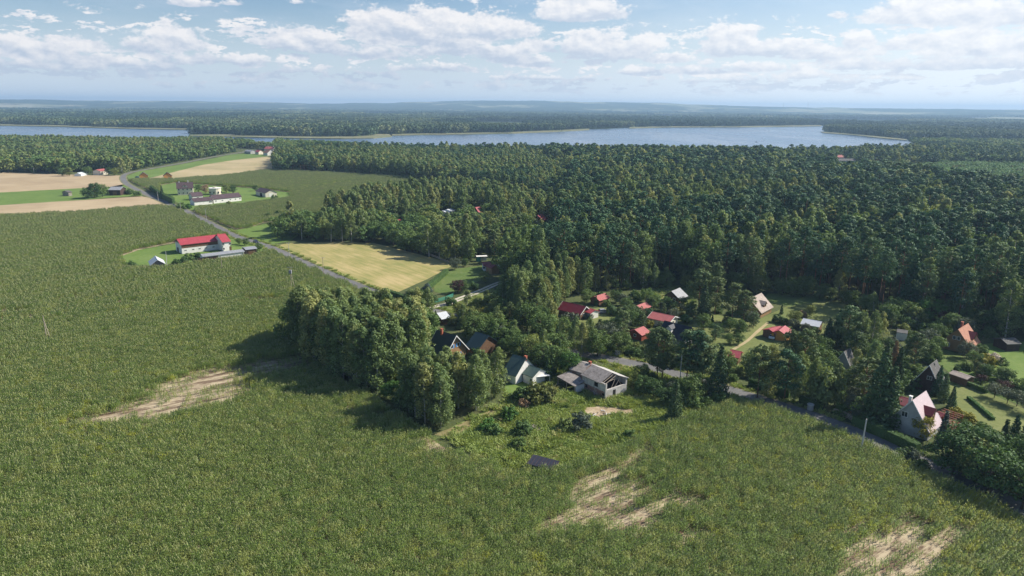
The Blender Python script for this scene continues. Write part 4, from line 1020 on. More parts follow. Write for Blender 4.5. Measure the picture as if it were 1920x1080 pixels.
for k, (px, py, lb) in enumerate([(1158, 666, 'squat pale stone well beside the road bend'), (1519, 768, 'pale concrete waste bin beside the shaded road')]):
    c = ground(px, py); t = empty('stone_well' if k == 0 else 'waste_bin', (c[0], c[1], 0)); tag(t, lb, 'well' if k == 0 else 'bin')
    MB().tube((0, 0, 0), (0, 0, 1.3), .75, .7, 10).obj('shaft', M['concrete'], t)
    MB().tube((0, 0, 1.301), (0, 0, 1.45), .85, .8, 10).obj('lid', M['pole_concrete'], t)
c = ground(1601, 775); t = empty('log_pile', (c[0], c[1], 0), .3); tag(t, 'stack of freshly cut orange firewood on the roadside lawn', 'log pile')
lm = MB().tube((0, -.6, 0), (0, .6, 0), .17, .17, 8).mesh('log', M['cut_wood'])
for r_ in range(6):
    for k in range(9 - (r_ > 3)):
        o = link('log', lm, t, (-1.6 + k * .37 + (r_ % 2) * .17, 0, .17 + r_ * .31))
c = ground(1130, 777); t = empty('rubble_heap', (c[0], c[1], 0)); tag(t, 'heap of pale boards and rubble on the bare sand', 'rubble')
for k in range(14):
    x, y = rng.normal(0, 1.3, 2); an = rng.uniform(0, 3); l = rng.uniform(.5, 1.5)
    MB().tube((x, y, .1 + .02 * k), (x + l * math.cos(an), y + l * math.sin(an), .15 + .02 * k), .1, .08, 4).obj('board', M['timber'] if k % 3 else M['frame_white'], t)
c = ground(1005, 806); t = empty('wood_heap', (c[0], c[1], 0)); tag(t, 'small heap of broken grey wood between the meadow bushes', 'wood heap')
for k in range(12):
    x, y = rng.normal(0, .8, 2); an = rng.uniform(0, 3); l = rng.uniform(.5, 1.3)
    MB().tube((x, y, .1 + .03 * k), (x + l * math.cos(an), y + l * math.sin(an), .25 + .03 * k), .08, .06, 4).obj('branch', M['grey_wood'], t)
c = ground(951, 718); t = empty('garden_bench', (c[0], c[1], 0), .4); tag(t, 'small wooden bench on the lawn by the birch grove', 'bench')
MB().box(-.9, .9, -.25, .25, .42, .5).obj('seat', M['timber'], t); MB().box(-.9, .9, .26, .32, .55, .95).obj('backrest', M['timber'], t)
for x in (-.75, .75): MB().box(x - .05, x + .05, -.2, .2, 0, .419).obj('leg', M['timber'], t)
c = ground(1222, 556); t = empty('fire_pit', (c[0], c[1], 0)); tag(t, 'round stone fire pit on the clearing lawn', 'fire pit')
for k in range(12):
    an = k * math.pi / 6
    MB().box(1.1 * math.cos(an) - .28, 1.1 * math.cos(an) + .28, 1.1 * math.sin(an) - .25, 1.1 * math.sin(an) + .25, 0, .35).obj('stone', M['concrete'], t)
# small boat on the lake, antenna masts on the horizon
c = ground(1418, 266.5, .4); t = empty('rowing_boat', (c[0], c[1], .4)); tag(t, 'tiny dark boat alone on the open lake', 'boat')
MB().add([(-3, -.7, .6), (2, -.8, .6), (3.4, 0, .75), (2, .8, .6), (-3, .7, .6), (-2.6, -.4, 0), (2, -.4, 0), (2, .4, 0), (-2.6, .4, 0)], [(0, 1, 6, 5), (1, 2, 6), (2, 7, 6), (2, 3, 7), (3, 4, 8, 7), (4, 0, 5, 8), (5, 6, 7, 8), (0, 4, 3, 2, 1)]).obj('hull', M['dark_wood'], t)
MB().box(-.4, .4, -.3, .3, .61, 1.7).obj('seat', M['dark_wood'], t)
for (px, hh, lb) in ((1469, 135, 'left of two thin masts on the horizon'), (1515, 150, 'right of two thin masts on the horizon')):
    v = RC @ np.array([(px - 960) / FPX, (540 - 198) / FPX, -1]); c = v[:2] / np.hypot(*v[:2]) * 9600
    t = MB().tube((0, 0, -10), (0, 0, hh), 3.0, 1.8, 6).obj('mast', M['concrete'], None, (c[0], c[1], 0)); tag(t, lb, 'mast', 'masts on the horizon')
# ------------------------------------------------------------------ plants: prototypes
def unit(n, g):
    v = g.normal(size=(n, 3)); return v / np.linalg.norm(v, axis=1)[:, None]


def cards(Cn, Nn, size, g, aspect=.65):
    n = len(Cn)
    Nn = Nn / (np.linalg.norm(Nn, axis=1)[:, None] + 1e-9)
    t = unit(n, g); t -= (t * Nn).sum(1)[:, None] * Nn; t /= (np.linalg.norm(t, axis=1)[:, None] + 1e-9)
    b = np.cross(Nn, t)
    s = (size * g.uniform(.65, 1.35, n))[:, None] * .5
    fold = Nn * s * .35
    V = np.stack([Cn - t * s, Cn - b * s * aspect + fold, Cn + t * s, Cn + b * s * aspect + fold], 1).reshape(-1, 3)
    return V, np.arange(4 * n).reshape(n, 4)


def clump_cards(cl, rad, per, size, g, squash=.75, up=.25, outw=.7, ctr=None):
    """leaf-sized faces spread through clumps; cl: centres, rad: radii"""
    n = len(cl)
    k = np.repeat(np.arange(n), per)
    d = unit(len(k), g)
    r = rad[k] * g.uniform(.55, 1.08, len(k))
    P = cl[k] + d * r[:, None] * np.array([1, 1, squash])
    N = d * (outw + .55) + unit(len(k), g) * .6 + np.array([0, 0, up])
    return cards(P, N, size, g)


def tubes(segs, n=5):
    V = []; F = []
    for p, q, r0, r1 in segs:
        mb = MB().tube(p, q, r0, r1, n); o = len(V); V += mb.v
        for f in mb.f:
            if len(f) == 4: F.append(tuple(i + o for i in f))
            elif len(f) >= 5: F.append((f[0] + o, f[1] + o, f[2] + o, f[3] + o))
    return np.array(V), np.array(F)


def tree_geo(kind, H, seed, lod=0):
    """returns (crown verts, quads), (trunk verts, quads)"""
    g = np.random.default_rng(seed)
    dens = [1.0, .42, .16][lod]; sz = [1.0, 1.6, 2.7][lod]
    segs = []
    def limb_to(c, zt, r): segs.append(((0 + g.normal(0, .03), 0, zt), tuple(c), r, r * .35))
    if kind in ('birch', 'aspen'):
        Rr = H * (.175 if kind == 'birch' else .155); z0 = H * (.09 if kind == 'birch' else .15)
        n = int(74 * (1 if lod == 0 else .6)); t = g.uniform(0, 1, n) ** .85
        prof = np.clip(1 - t ** 2.6, 0, 1) ** .6 * np.clip(.5 + 2.0 * t, 0, 1); prof = np.clip(prof, .16, 1)
        an = g.uniform(0, 6.283, n); rr = Rr * prof * np.sqrt(g.uniform(.15, 1, n)) * g.uniform(.8, 1.15, n)
        lean = g.normal(0, .03, 2)
        cl = np.c_[rr * np.cos(an) + lean[0] * H * t, rr * np.sin(an) + lean[1] * H * t, z0 + (H - z0) * t * .97]
        rad = Rr * g.uniform(.28, .46, n) * (1 - .3 * t)
        P = clump_cards(cl, rad, int(48 * dens / (1 if lod == 0 else .6)), .46 * sz, g, squash=1.35, up=.1)
        top = np.array([lean[0] * H, lean[1] * H, H * .95])
        segs.append(((0, 0, -.3), tuple(top * .5), .20 * H / 16, .12 * H / 16)); segs.append((tuple(top * .5), tuple(top), .12 * H / 16, .03))
        if lod == 0:
            for i in range(0, n, 3): limb_to(cl[i], max(z0 * .7, cl[i][2] - 1.8), .05)
    elif kind in ('pine', 'gpine'):
        z0 = H * (g.uniform(.40, .55) if kind == 'pine' else .24); Rr = H * (.205 if kind == 'pine' else .26)
        n = int((44 if kind == 'pine' else 58) * (1 if lod == 0 else .6)); t = g.uniform(0, 1, n) ** .9
        prof = (1 - t ** 2.2) ** .6 * (.55 + .45 * np.clip(t * 3, 0, 1)); prof = np.clip(prof, .18, 1)
        an = g.uniform(0, 6.283, n); rr = Rr * prof * g.uniform(.35, 1.12, n)
        cl = np.c_[rr * np.cos(an), rr * np.sin(an), z0 + (H - z0) * t * .96]
        rad = Rr * g.uniform(.24, .42, n) * (1 - .3 * t)
        P = clump_cards(cl, rad, int(46 * dens / (1 if lod == 0 else .6)), .46 * sz, g, squash=.6, up=.45)
        segs.append(((0, 0, -.3), (g.normal(0, .2), g.normal(0, .2), H * .92), .17 * H / 15, .05))
        if lod == 0:
            for i in range(0, n, 2): limb_to(cl[i], max(z0 * .9, cl[i][2] - .9), .06)
    elif kind == 'spruce':
        z0 = H * .05; Rr = H * .17
        nl = 22 if lod == 0 else 12; cl = []; rad = []
        for j in range(nl):
            t = (j + .5) / nl; r = Rr * (1 - t) ** .85 + .12; k = max(3, int(11 * (1 - t) + 3)) if lod == 0 else max(3, int(6 * (1 - t) + 2))
            for i in range(k):
                a_ = 6.283 * (i + g.uniform(0, .8)) / k + j; q = g.uniform(.55, 1.08)
                cl.append((r * q * math.cos(a_), r * q * math.sin(a_), z0 + (H - z0) * t - r * q * .22)); rad.append(r * .32 + .12)
        cl = np.array(cl); rad = np.array(rad)
        P = clump_cards(cl, rad, max(3, int(16 * dens * (1 if lod == 0 else 2.2))), .42 * sz, g, squash=.5, up=.3)
        segs.append(((0, 0, -.3), (0, 0, H * .97), .15 * H / 12, .03))
    elif kind in ('leafy', 'apple', 'willow'):
        Rr = H * (.38 if kind != 'apple' else .5); cz = H * (.54 if kind != 'apple' else .6)
        n = int(56 * (1 if lod == 0 else .55)); d = unit(n, g); d[:, 2] = d[:, 2] * (1.0 if kind != 'apple' else .8)
        q = g.uniform(.5, 1.05, n) if kind != 'apple' else g.uniform(.3, 1.1, n)
        cl = np.c_[d[:, 0] * Rr * q, d[:, 1] * Rr * q, cz + d[:, 2] * H * (.42 if kind != 'apple' else .3) * q]
        rad = Rr * g.uniform(.22, .40, n)
        P = clump_cards(cl, rad, int((46 if kind != 'apple' else 26) * dens / (1 if lod == 0 else .55)), (.44 if kind != 'apple' else .32) * sz, g, squash=.8 if kind != 'willow' else 1.5, up=.3)
        segs.append(((0, 0, -.3), (0, 0, H * .55), .18 * H / 9, .1))
        if lod == 0:
            for i in range(0, n, 3): limb_to(cl[i], H * g.uniform(.2, .45), .07)
    elif kind == 'bush':
        Rr = H * .62; n = 30; d = unit(n, g); d[:, 2] = np.abs(d[:, 2])
        q = g.uniform(.45, 1.0, n); cl = np.c_[d[:, 0] * Rr * q, d[:, 1] * Rr * q, .12 * H + d[:, 2] * H * .75 * q]; rad = Rr * g.uniform(.2, .36, n)
        P = clump_cards(cl, rad, int(44 * dens), .24 * max(H, 1.6) / 2 * sz, g, squash=.85, up=.3)
        segs = [((0, 0, -.2), (.1, 0, H * .5), .06, .03), ((0, 0, -.2), (-.3, .2, H * .5), .05, .02)]
    elif kind == 'thuja':
        n = 46; t = g.uniform(0, 1, n); an = g.uniform(0, 6.283, n); r = H * .17 * np.clip(1 - t ** 1.7, .08, 1) * .75
        cl = np.c_[r * np.cos(an), r * np.sin(an), H * (.05 + .9 * t)]; rad = H * .075 * (1.15 - .7 * t)
        P = clump_cards(cl, rad, int(30 * dens), .22 * H / 3 * sz ** .7, g, squash=1.4, up=.2)
        segs = [((0, 0, -.2), (0, 0, H * .5), .06, .03)]
    elif kind == 'ball':
        d = unit(1100, g); P = cards(np.c_[d[:, 0] * H * .55, d[:, 1] * H * .55, H * .52 + d[:, 2] * H * .5], d + unit(1100, g) * .4, .14 * H, g)
        segs = [((0, 0, -.2), (0, 0, H * .4), .05, .04)]
    return P, tubes(segs)


PROTO = {}
LEAF = dict(birch='birch_leaf', aspen='aspen_leaf', pine='pine_leaf', gpine='pine_garden', spruce='spruce_leaf', leafy='leafy_leaf', apple='grey_leaf', willow='willow_leaf', bush='leafy_leaf', thuja='dark_leaf', ball='dark_leaf')
BARK = dict(birch='birch_bark', aspen='bark', pine='pine_bark', gpine='pine_bark')
REFH = dict(birch=16, aspen=17, pine=18, gpine=13, spruce=11, leafy=9, apple=5, willow=6, bush=2, thuja=3, ball=1.6)
SEEDS = dict(birch=7, aspen=5, pine=7, gpine=4, spruce=4, leafy=6, apple=3, willow=2, bush=5, thuja=3, ball=2)


def proto(kind, leaf, lod):
    key = (kind, leaf, lod)
    if key in PROTO: return PROTO[key]
    out = []
    for s in range(SEEDS[kind] if lod < 2 else 3):
        (cv, cf), (tv, tf) = tree_geo(kind, REFH[kind], 1000 * s + hash_(kind) + lod * 17, lod)
        if lod == 0:
            k0 = (kind, s)
            out.append((np_mesh(kind + '_crown', cv, cf, [M[leaf]]), np_mesh(kind + '_trunk', tv, tf, [M[BARK.get(kind, 'bark')]])))
        else:
            V = np.r_[cv, tv]; F = np.r_[cf, tf + len(cv)]; mi = np.r_[np.zeros(len(cf), int), np.ones(len(tf), int)]
            out.append(np_mesh(kind + '_whole', V, F, [M[leaf], M[BARK.get(kind, 'bark')]], mi))
    PROTO[key] = out
    return out


def hash_(s): return sum(ord(c) * (i + 3) for i, c in enumerate(s)) % 997


NAME = dict(birch='birch_tree', aspen='aspen_tree', pine='pine_tree', gpine='pine_tree', spruce='spruce_tree', leafy='leafy_tree', apple='apple_tree', willow='willow_bush', bush='bush', thuja='thuja', ball='clipped_bush')
CATN = dict(birch='birch', aspen='aspen', pine='pine', gpine='pine', spruce='spruce', leafy='tree', apple='fruit tree', willow='bush', bush='bush', thuja='conifer', ball='bush')


def put_tree(kind, x, y, H, label, group=None, leaf=None, whole=False, wide=1.0):
    leaf = leaf or LEAF[kind]; s = H / REFH[kind]
    if whole:
        p = proto(kind, leaf, 1); me = p[rng.integers(len(p))]
        o = link(NAME[kind], me); o.location = (x, y, 0); o.rotation_euler = (0, 0, rng.uniform(0, 6.28)); o.scale = (s * wide, s * wide, s)
        return tag(o, label, CATN[kind], group)
    p = proto(kind, leaf, 0); cr, tr = p[rng.integers(len(p))]
    t = empty(NAME[kind], (x, y, 0), rng.uniform(0, 6.28), (s * wide, s * wide, s)); tag(t, label, CATN[kind], group)
    link('crown', cr, t); link('trunk', tr, t)
    return t


# ------------------------------------------------------------------ where plants may stand
BC = np.array([b[0] for b in BLD]); BR = np.array([b[1] for b in BLD]); BB = np.array([b[2] for b in BLD])


def free_of_buildings(P, margin=1.0):
    ok = np.ones(len(P), bool)
    for b in BLD:
        if b[3] is None: ok &= np.hypot(*(P - b[0]).T) > b[1] + margin
        else:
            ax, hx, hy = b[3]; d = P - b[0]; u = d @ ax; v = d @ np.array([-ax[1], ax[0]])
            ok &= (np.abs(u) > hx + margin) | (np.abs(v) > hy + margin)
    return ok


def keeps_view(P, H, rad, keep=.75):
    """the photograph looks onto these houses: no tree stands right before them"""
    b = project(P); t = project(np.c_[P, H]); rp = rad * FPX / np.hypot(np.hypot(P[:, 0], P[:, 1]), CAM_H)
    D = np.hypot(P[:, 0], P[:, 1]); ok = np.ones(len(P), bool)
    for c, r, bb in zip(BC, BR, BB):
        nearer = D < np.hypot(*c) + 1
        ox = np.minimum(b[:, 0] + rp * keep, bb[2]) - np.maximum(b[:, 0] - rp * keep, bb[0])
        oy = np.minimum(b[:, 1], bb[3]) - np.maximum(t[:, 1], bb[1])
        ok &= ~(nearer & (ox > 0) & (oy > 1.5))
    return ok


def scatter(poly, sp, jit=.42, seed=0):
    P = G(poly) if not isinstance(poly, np.ndarray) else poly
    g = np.random.default_rng(seed)
    lo, hi = P.min(0) - sp, P.max(0) + sp
    X_, Y_ = np.meshgrid(np.arange(lo[0], hi[0], sp), np.arange(lo[1], hi[1], sp * .87))
    X_[1::2] += sp / 2
    Q = np.c_[X_.ravel(), Y_.ravel()] + g.uniform(-jit, jit, (X_.size, 2)) * sp
    return Q[inside(Q, P)]


def in_view(P, H=15, m=160):
    a = project(P); b = project(np.c_[P, np.full(len(P), H)])
    return (a[:, 0] > -m) & (a[:, 0] < 1920 + m) & (b[:, 1] < 1080 + m)


ALL = []     # x, y, kind, H, label, group, leaf


def wood(poly, sp, mix, label, group, seed, hr, keep=True, edge=None, margin=1.6):
    """mix: list of (kind, weight, height factor, leaf or None)"""
    Q = scatter(poly, sp, seed=seed); Q = Q[in_view(Q)]
    g = np.random.default_rng(seed + 5)
    Q = Q[free_of_buildings(Q, margin)]
    Q = Q[seg_dist(Q, road_q) > 3.6]
    n = len(Q)
    cl = fbm(Q[:, 0] * .035, Q[:, 1] * .035, seed, 3)      # kinds stand in groups
    w = np.array([m_[1] for m_ in mix], float); w /= w.sum(); cw = np.cumsum(w)
    rk = np.argsort(np.argsort(cl + g.normal(0, .10, n))) / max(n, 1)
    ki = np.searchsorted(cw, np.clip(rk, 0, .9999))
    H = np.array([mix[k][2] for k in ki]) * g.uniform(hr[0], hr[1], n) if n else np.array([])
    if keep and n:
        ok = keeps_view(Q, H, H * .16); Q, ki, H = Q[ok], ki[ok], H[ok]
    if not len(Q): return
    pj = project(Q); xr = np.argsort(np.argsort(pj[:, 0])) / len(Q)
    # depth within its own column of the picture
    yr = np.array([np.mean(pj[np.abs(pj[:, 0] - a_) < 40, 1] > b_) for a_, b_ in pj])
    hm = np.array([h_ / mix[k][2] for h_, k in zip(H, ki)]); lo_, hi_ = np.percentile(hm, 33), np.percentile(hm, 67)
    for i, (q, k, h_) in enumerate(zip(Q, ki, H)):
        kn = mix[k][0]
        sz_ = 'low' if hm[i] < lo_ else ('tall' if hm[i] > hi_ else 'middling')
        if len(Q) < 12: zone = ('left', 'middle', 'right')[int(xr[i] * 3)]
        else: zone = ('front row', 'second row', 'inner rows', 'back rows')[min(3, int(yr[i] * 4))] + ' ' + ('far left', 'left', 'middle', 'right', 'far right')[min(4, int(xr[i] * 5))]
        lb_ = label.replace('*', sz_ + ' ' + CATN[kn]) + ', ' + zone
        ALL.append((q[0], q[1], kn, h_, lb_, group.replace('*', {'tree': 'leafy trees', 'birch': 'birches', 'aspen': 'aspens', 'pine': 'pines', 'spruce': 'spruces'}.get(CATN[kn], CATN[kn] + 's')), mix[k][3]))


GROVE_A = [(546, 640), (600, 692), (690, 742), (715, 742), (770, 715), (812, 700), (795, 668), (755, 650), (700, 640), (620, 629), (575, 630)]
GROVE_B = [(765, 770), (790, 806), (835, 803), (880, 780), (945, 752), (950, 728), (900, 716), (860, 722), (820, 722), (790, 742)]
wood(GROVE_A, 3.7, [('birch', .9, 1, None), ('gpine', .06, .8, None), ('leafy', .04, .7, None)], '* in the dense grove jutting into the cornfield', '* of the grove in the cornfield', 1, (15.5, 19), keep=True)
wood(GROVE_B, 3.7, [('birch', 1, 1, None)], '* at the front tip of the cornfield grove', '* at the front of the grove', 2, (12.5, 15.5), keep=True)
wood([(765, 598), (808, 600), (812, 612), (815, 660), (790, 655), (765, 640), (740, 625)], 5, [('leafy', .5, 1, None), ('birch', .5, 1.3, None)], '* in the thicket between the birch grove and the road', '* between grove and road', 3, (8, 11))
wood([(850, 605), (880, 612), (960, 640), (1040, 662), (1060, 680), (1040, 705), (1020, 700), (940, 660), (880, 640)], 4.6, [('leafy', .6, 1, None), ('birch', .2, 1.25, None), ('spruce', .2, 1, None)], '* in the thick hedgerow behind the white and green house', '* behind the white and green house', 4, (6, 9.5))
wood([(860, 588), (930, 590), (1040, 612), (1065, 640), (1135, 665), (1120, 668), (1040, 650), (960, 625), (880, 600)], 4.6, [('leafy', .55, 1, None), ('birch', .3, 1.3, None), ('gpine', .15, 1.2, None)], '* along the hidden stretch of the road in the middle', '* along the hidden stretch of road', 5, (6, 10))
wood([(925, 592), (950, 600), (1005, 606), (1040, 600), (1050, 585), (1040, 570), (1000, 575), (940, 580)], 4.2, [('birch', .85, 1, None), ('leafy', .15, .8, None)], '* in the clump left of the dark red cottage', '* left of the dark red cottage', 6, (13, 17))
wood([(975, 565), (1040, 572), (1100, 552), (1105, 540), (1040, 535), (975, 548)], 4.6, [('aspen', .7, 1, None), ('birch', .3, .95, None)], '* in the stand at the corner of the pine forest', '* at the corner of the pine forest', 7, (12, 16))
wood([(520, 447), (560, 452), (700, 456), (762, 474), (840, 493), (880, 497), (888, 480), (850, 450), (760, 425), (640, 420), (560, 428), (530, 425)], 6.0, [('leafy', .75, 1, None), ('birch', .2, 1.4, None), ('spruce', .05, 1.1, None)], '* at the wood edge above the yellow hay field', '* above the hay field', 8, (8, 12))
wood([(640, 418), (760, 424), (850, 448), (890, 480), (930, 484), (1000, 480), (1040, 470), (1035, 440), (960, 425), (850, 415), (720, 405)], 6.4, [('leafy', .5, 1, None), ('gpine', .25, 1.15, None), ('birch', .25, 1.3, None)], '* in the mixed wood round the hidden red roofed cabins', '* round the hidden cabins', 9, (9, 12.5))
wood([(600, 412), (640, 418), (720, 404), (850, 412), (960, 422), (1040, 436), (1050, 410), (960, 382), (860, 366), (760, 372), (680, 388)], 6.0, [('birch', .45, 1, None), ('aspen', .4, 1, None), ('leafy', .15, .7, None)], '* in the bright stand behind the hidden cabins', '* behind the hidden cabins', 10, (14, 18))
wood([(510, 322), (620, 324), (742, 333), (845, 346), (960, 366), (1050, 395), (1075, 360), (1050, 325), (1000, 305), (860, 298), (680, 294), (520, 298)], 6.6, [('aspen', .7, 1, None), ('leafy', .12, .85, None), ('pine', .18, .95, None)], '* of the long dark belt behind the far cornfield', '* of the belt behind the far cornfield', 11, (14.5, 18))
wood([(935, 528), (975, 545), (1045, 536), (1110, 545), (1180, 543), (1240, 538), (1262, 530), (1330, 538), (1420, 548), (1500, 556), (1560, 560), (1640, 590), (1700, 602), (1800, 622), (1930, 640), (2300, 700), (2500, 640), (2500, 460), (2300, 430), (1920, 388), (1800, 370), (1700, 352), (1600, 334), (1500, 318), (1400, 306), (1000, 303), (1050, 325), (1075, 360), (1050, 400), (1045, 470), (960, 495)], 7.2,
     [('pine', .44, 1, None), ('spruce', .10, 1.0, 'pine_leaf'), ('birch', .18, .92, None), ('leafy', .14, .8, None), ('aspen', .14, .95, None)], '* of the big pine forest', '* of the big pine forest', 12, (18, 26))
wood([(560, 298), (1000, 303), (1400, 305), (1560, 312), (1700, 316), (1830, 312), (1990, 316), (2300, 325), (2300, 305), (1990, 296), (1830, 290), (1700, 290), (1400, 298), (1000, 292), (700, 289), (560, 289)], 8.0, [('pine', .45, 1, None), ('leafy', .3, .85, None), ('birch', .25, 1, None)], '* of the forest belt by the near lake shore', '* by the near lake shore', 13, (12, 20))
wood([(1500, 318), (1560, 312), (1700, 316), (1830, 312), (1990, 318), (2500, 345), (2500, 460), (2300, 430), (1920, 388), (1800, 370), (1700, 352), (1600, 334)], 6.0, [('leafy', .8, .95, 'young_leaf'), ('birch', .2, 1.0, None)], '* of the light green wood at the far right', '* of the light wood at the far right', 14, (7, 9.5))
wood([(-400, 328), (-60, 325), (0, 323), (120, 326), (170, 322), (228, 327), (262, 317), (330, 305), (400, 293), (440, 285), (430, 276), (300, 274), (200, 272), (0, 268), (-400, 268)], 8.0, [('birch', .4, 1.0, None), ('leafy', .4, .95, None), ('spruce', .2, .85, None)], '* of the wood beyond the stubble field on the left', '* of the left wood', 15, (13, 17))
wood([(430, 284), (470, 276), (560, 285), (700, 290), (560, 297), (520, 296), (512, 283), (460, 277)], 9, [('leafy', .8, 1, None), ('spruce', .2, 1, None)], '* round the hamlet by the lake', '* round the lake hamlet', 16, (10, 14))
wood([(1330, 560), (1360, 545), (1310, 530), (1290, 535)], 5, [('gpine', 1, 1.1, None)], '* at the back of the pale beige cottage', '* behind the beige cottage', 17, (10, 13))
wood([(-400, 276), (-400, 262), (0, 264), (200, 269), (355, 266), (430, 268), (470, 272), (470, 278), (430, 277), (300, 275), (0, 270)], 8, [('leafy', .7, 1, None), ('birch', .3, 1, None)], '* on the shore of the left lake arm', '* on the shore of the left lake arm', 19, (8, 13))
wood([(520, 272), (560, 276), (640, 280), (700, 288), (560, 292), (520, 284)], 8, [('leafy', 1, 1, None)], '* of the shore clump right of the hamlet', '* of the shore clump right of the hamlet', 20, (10, 15))
wood([(1700, 270), (1820, 270), (2200, 283), (2200, 330), (1990, 303), (1830, 300)], 11, [('leafy', .5, 1, None), ('pine', .5, 1, None)], '* of the far wood right of the lake', '* of the far wood right of the lake', 18, (13, 16))

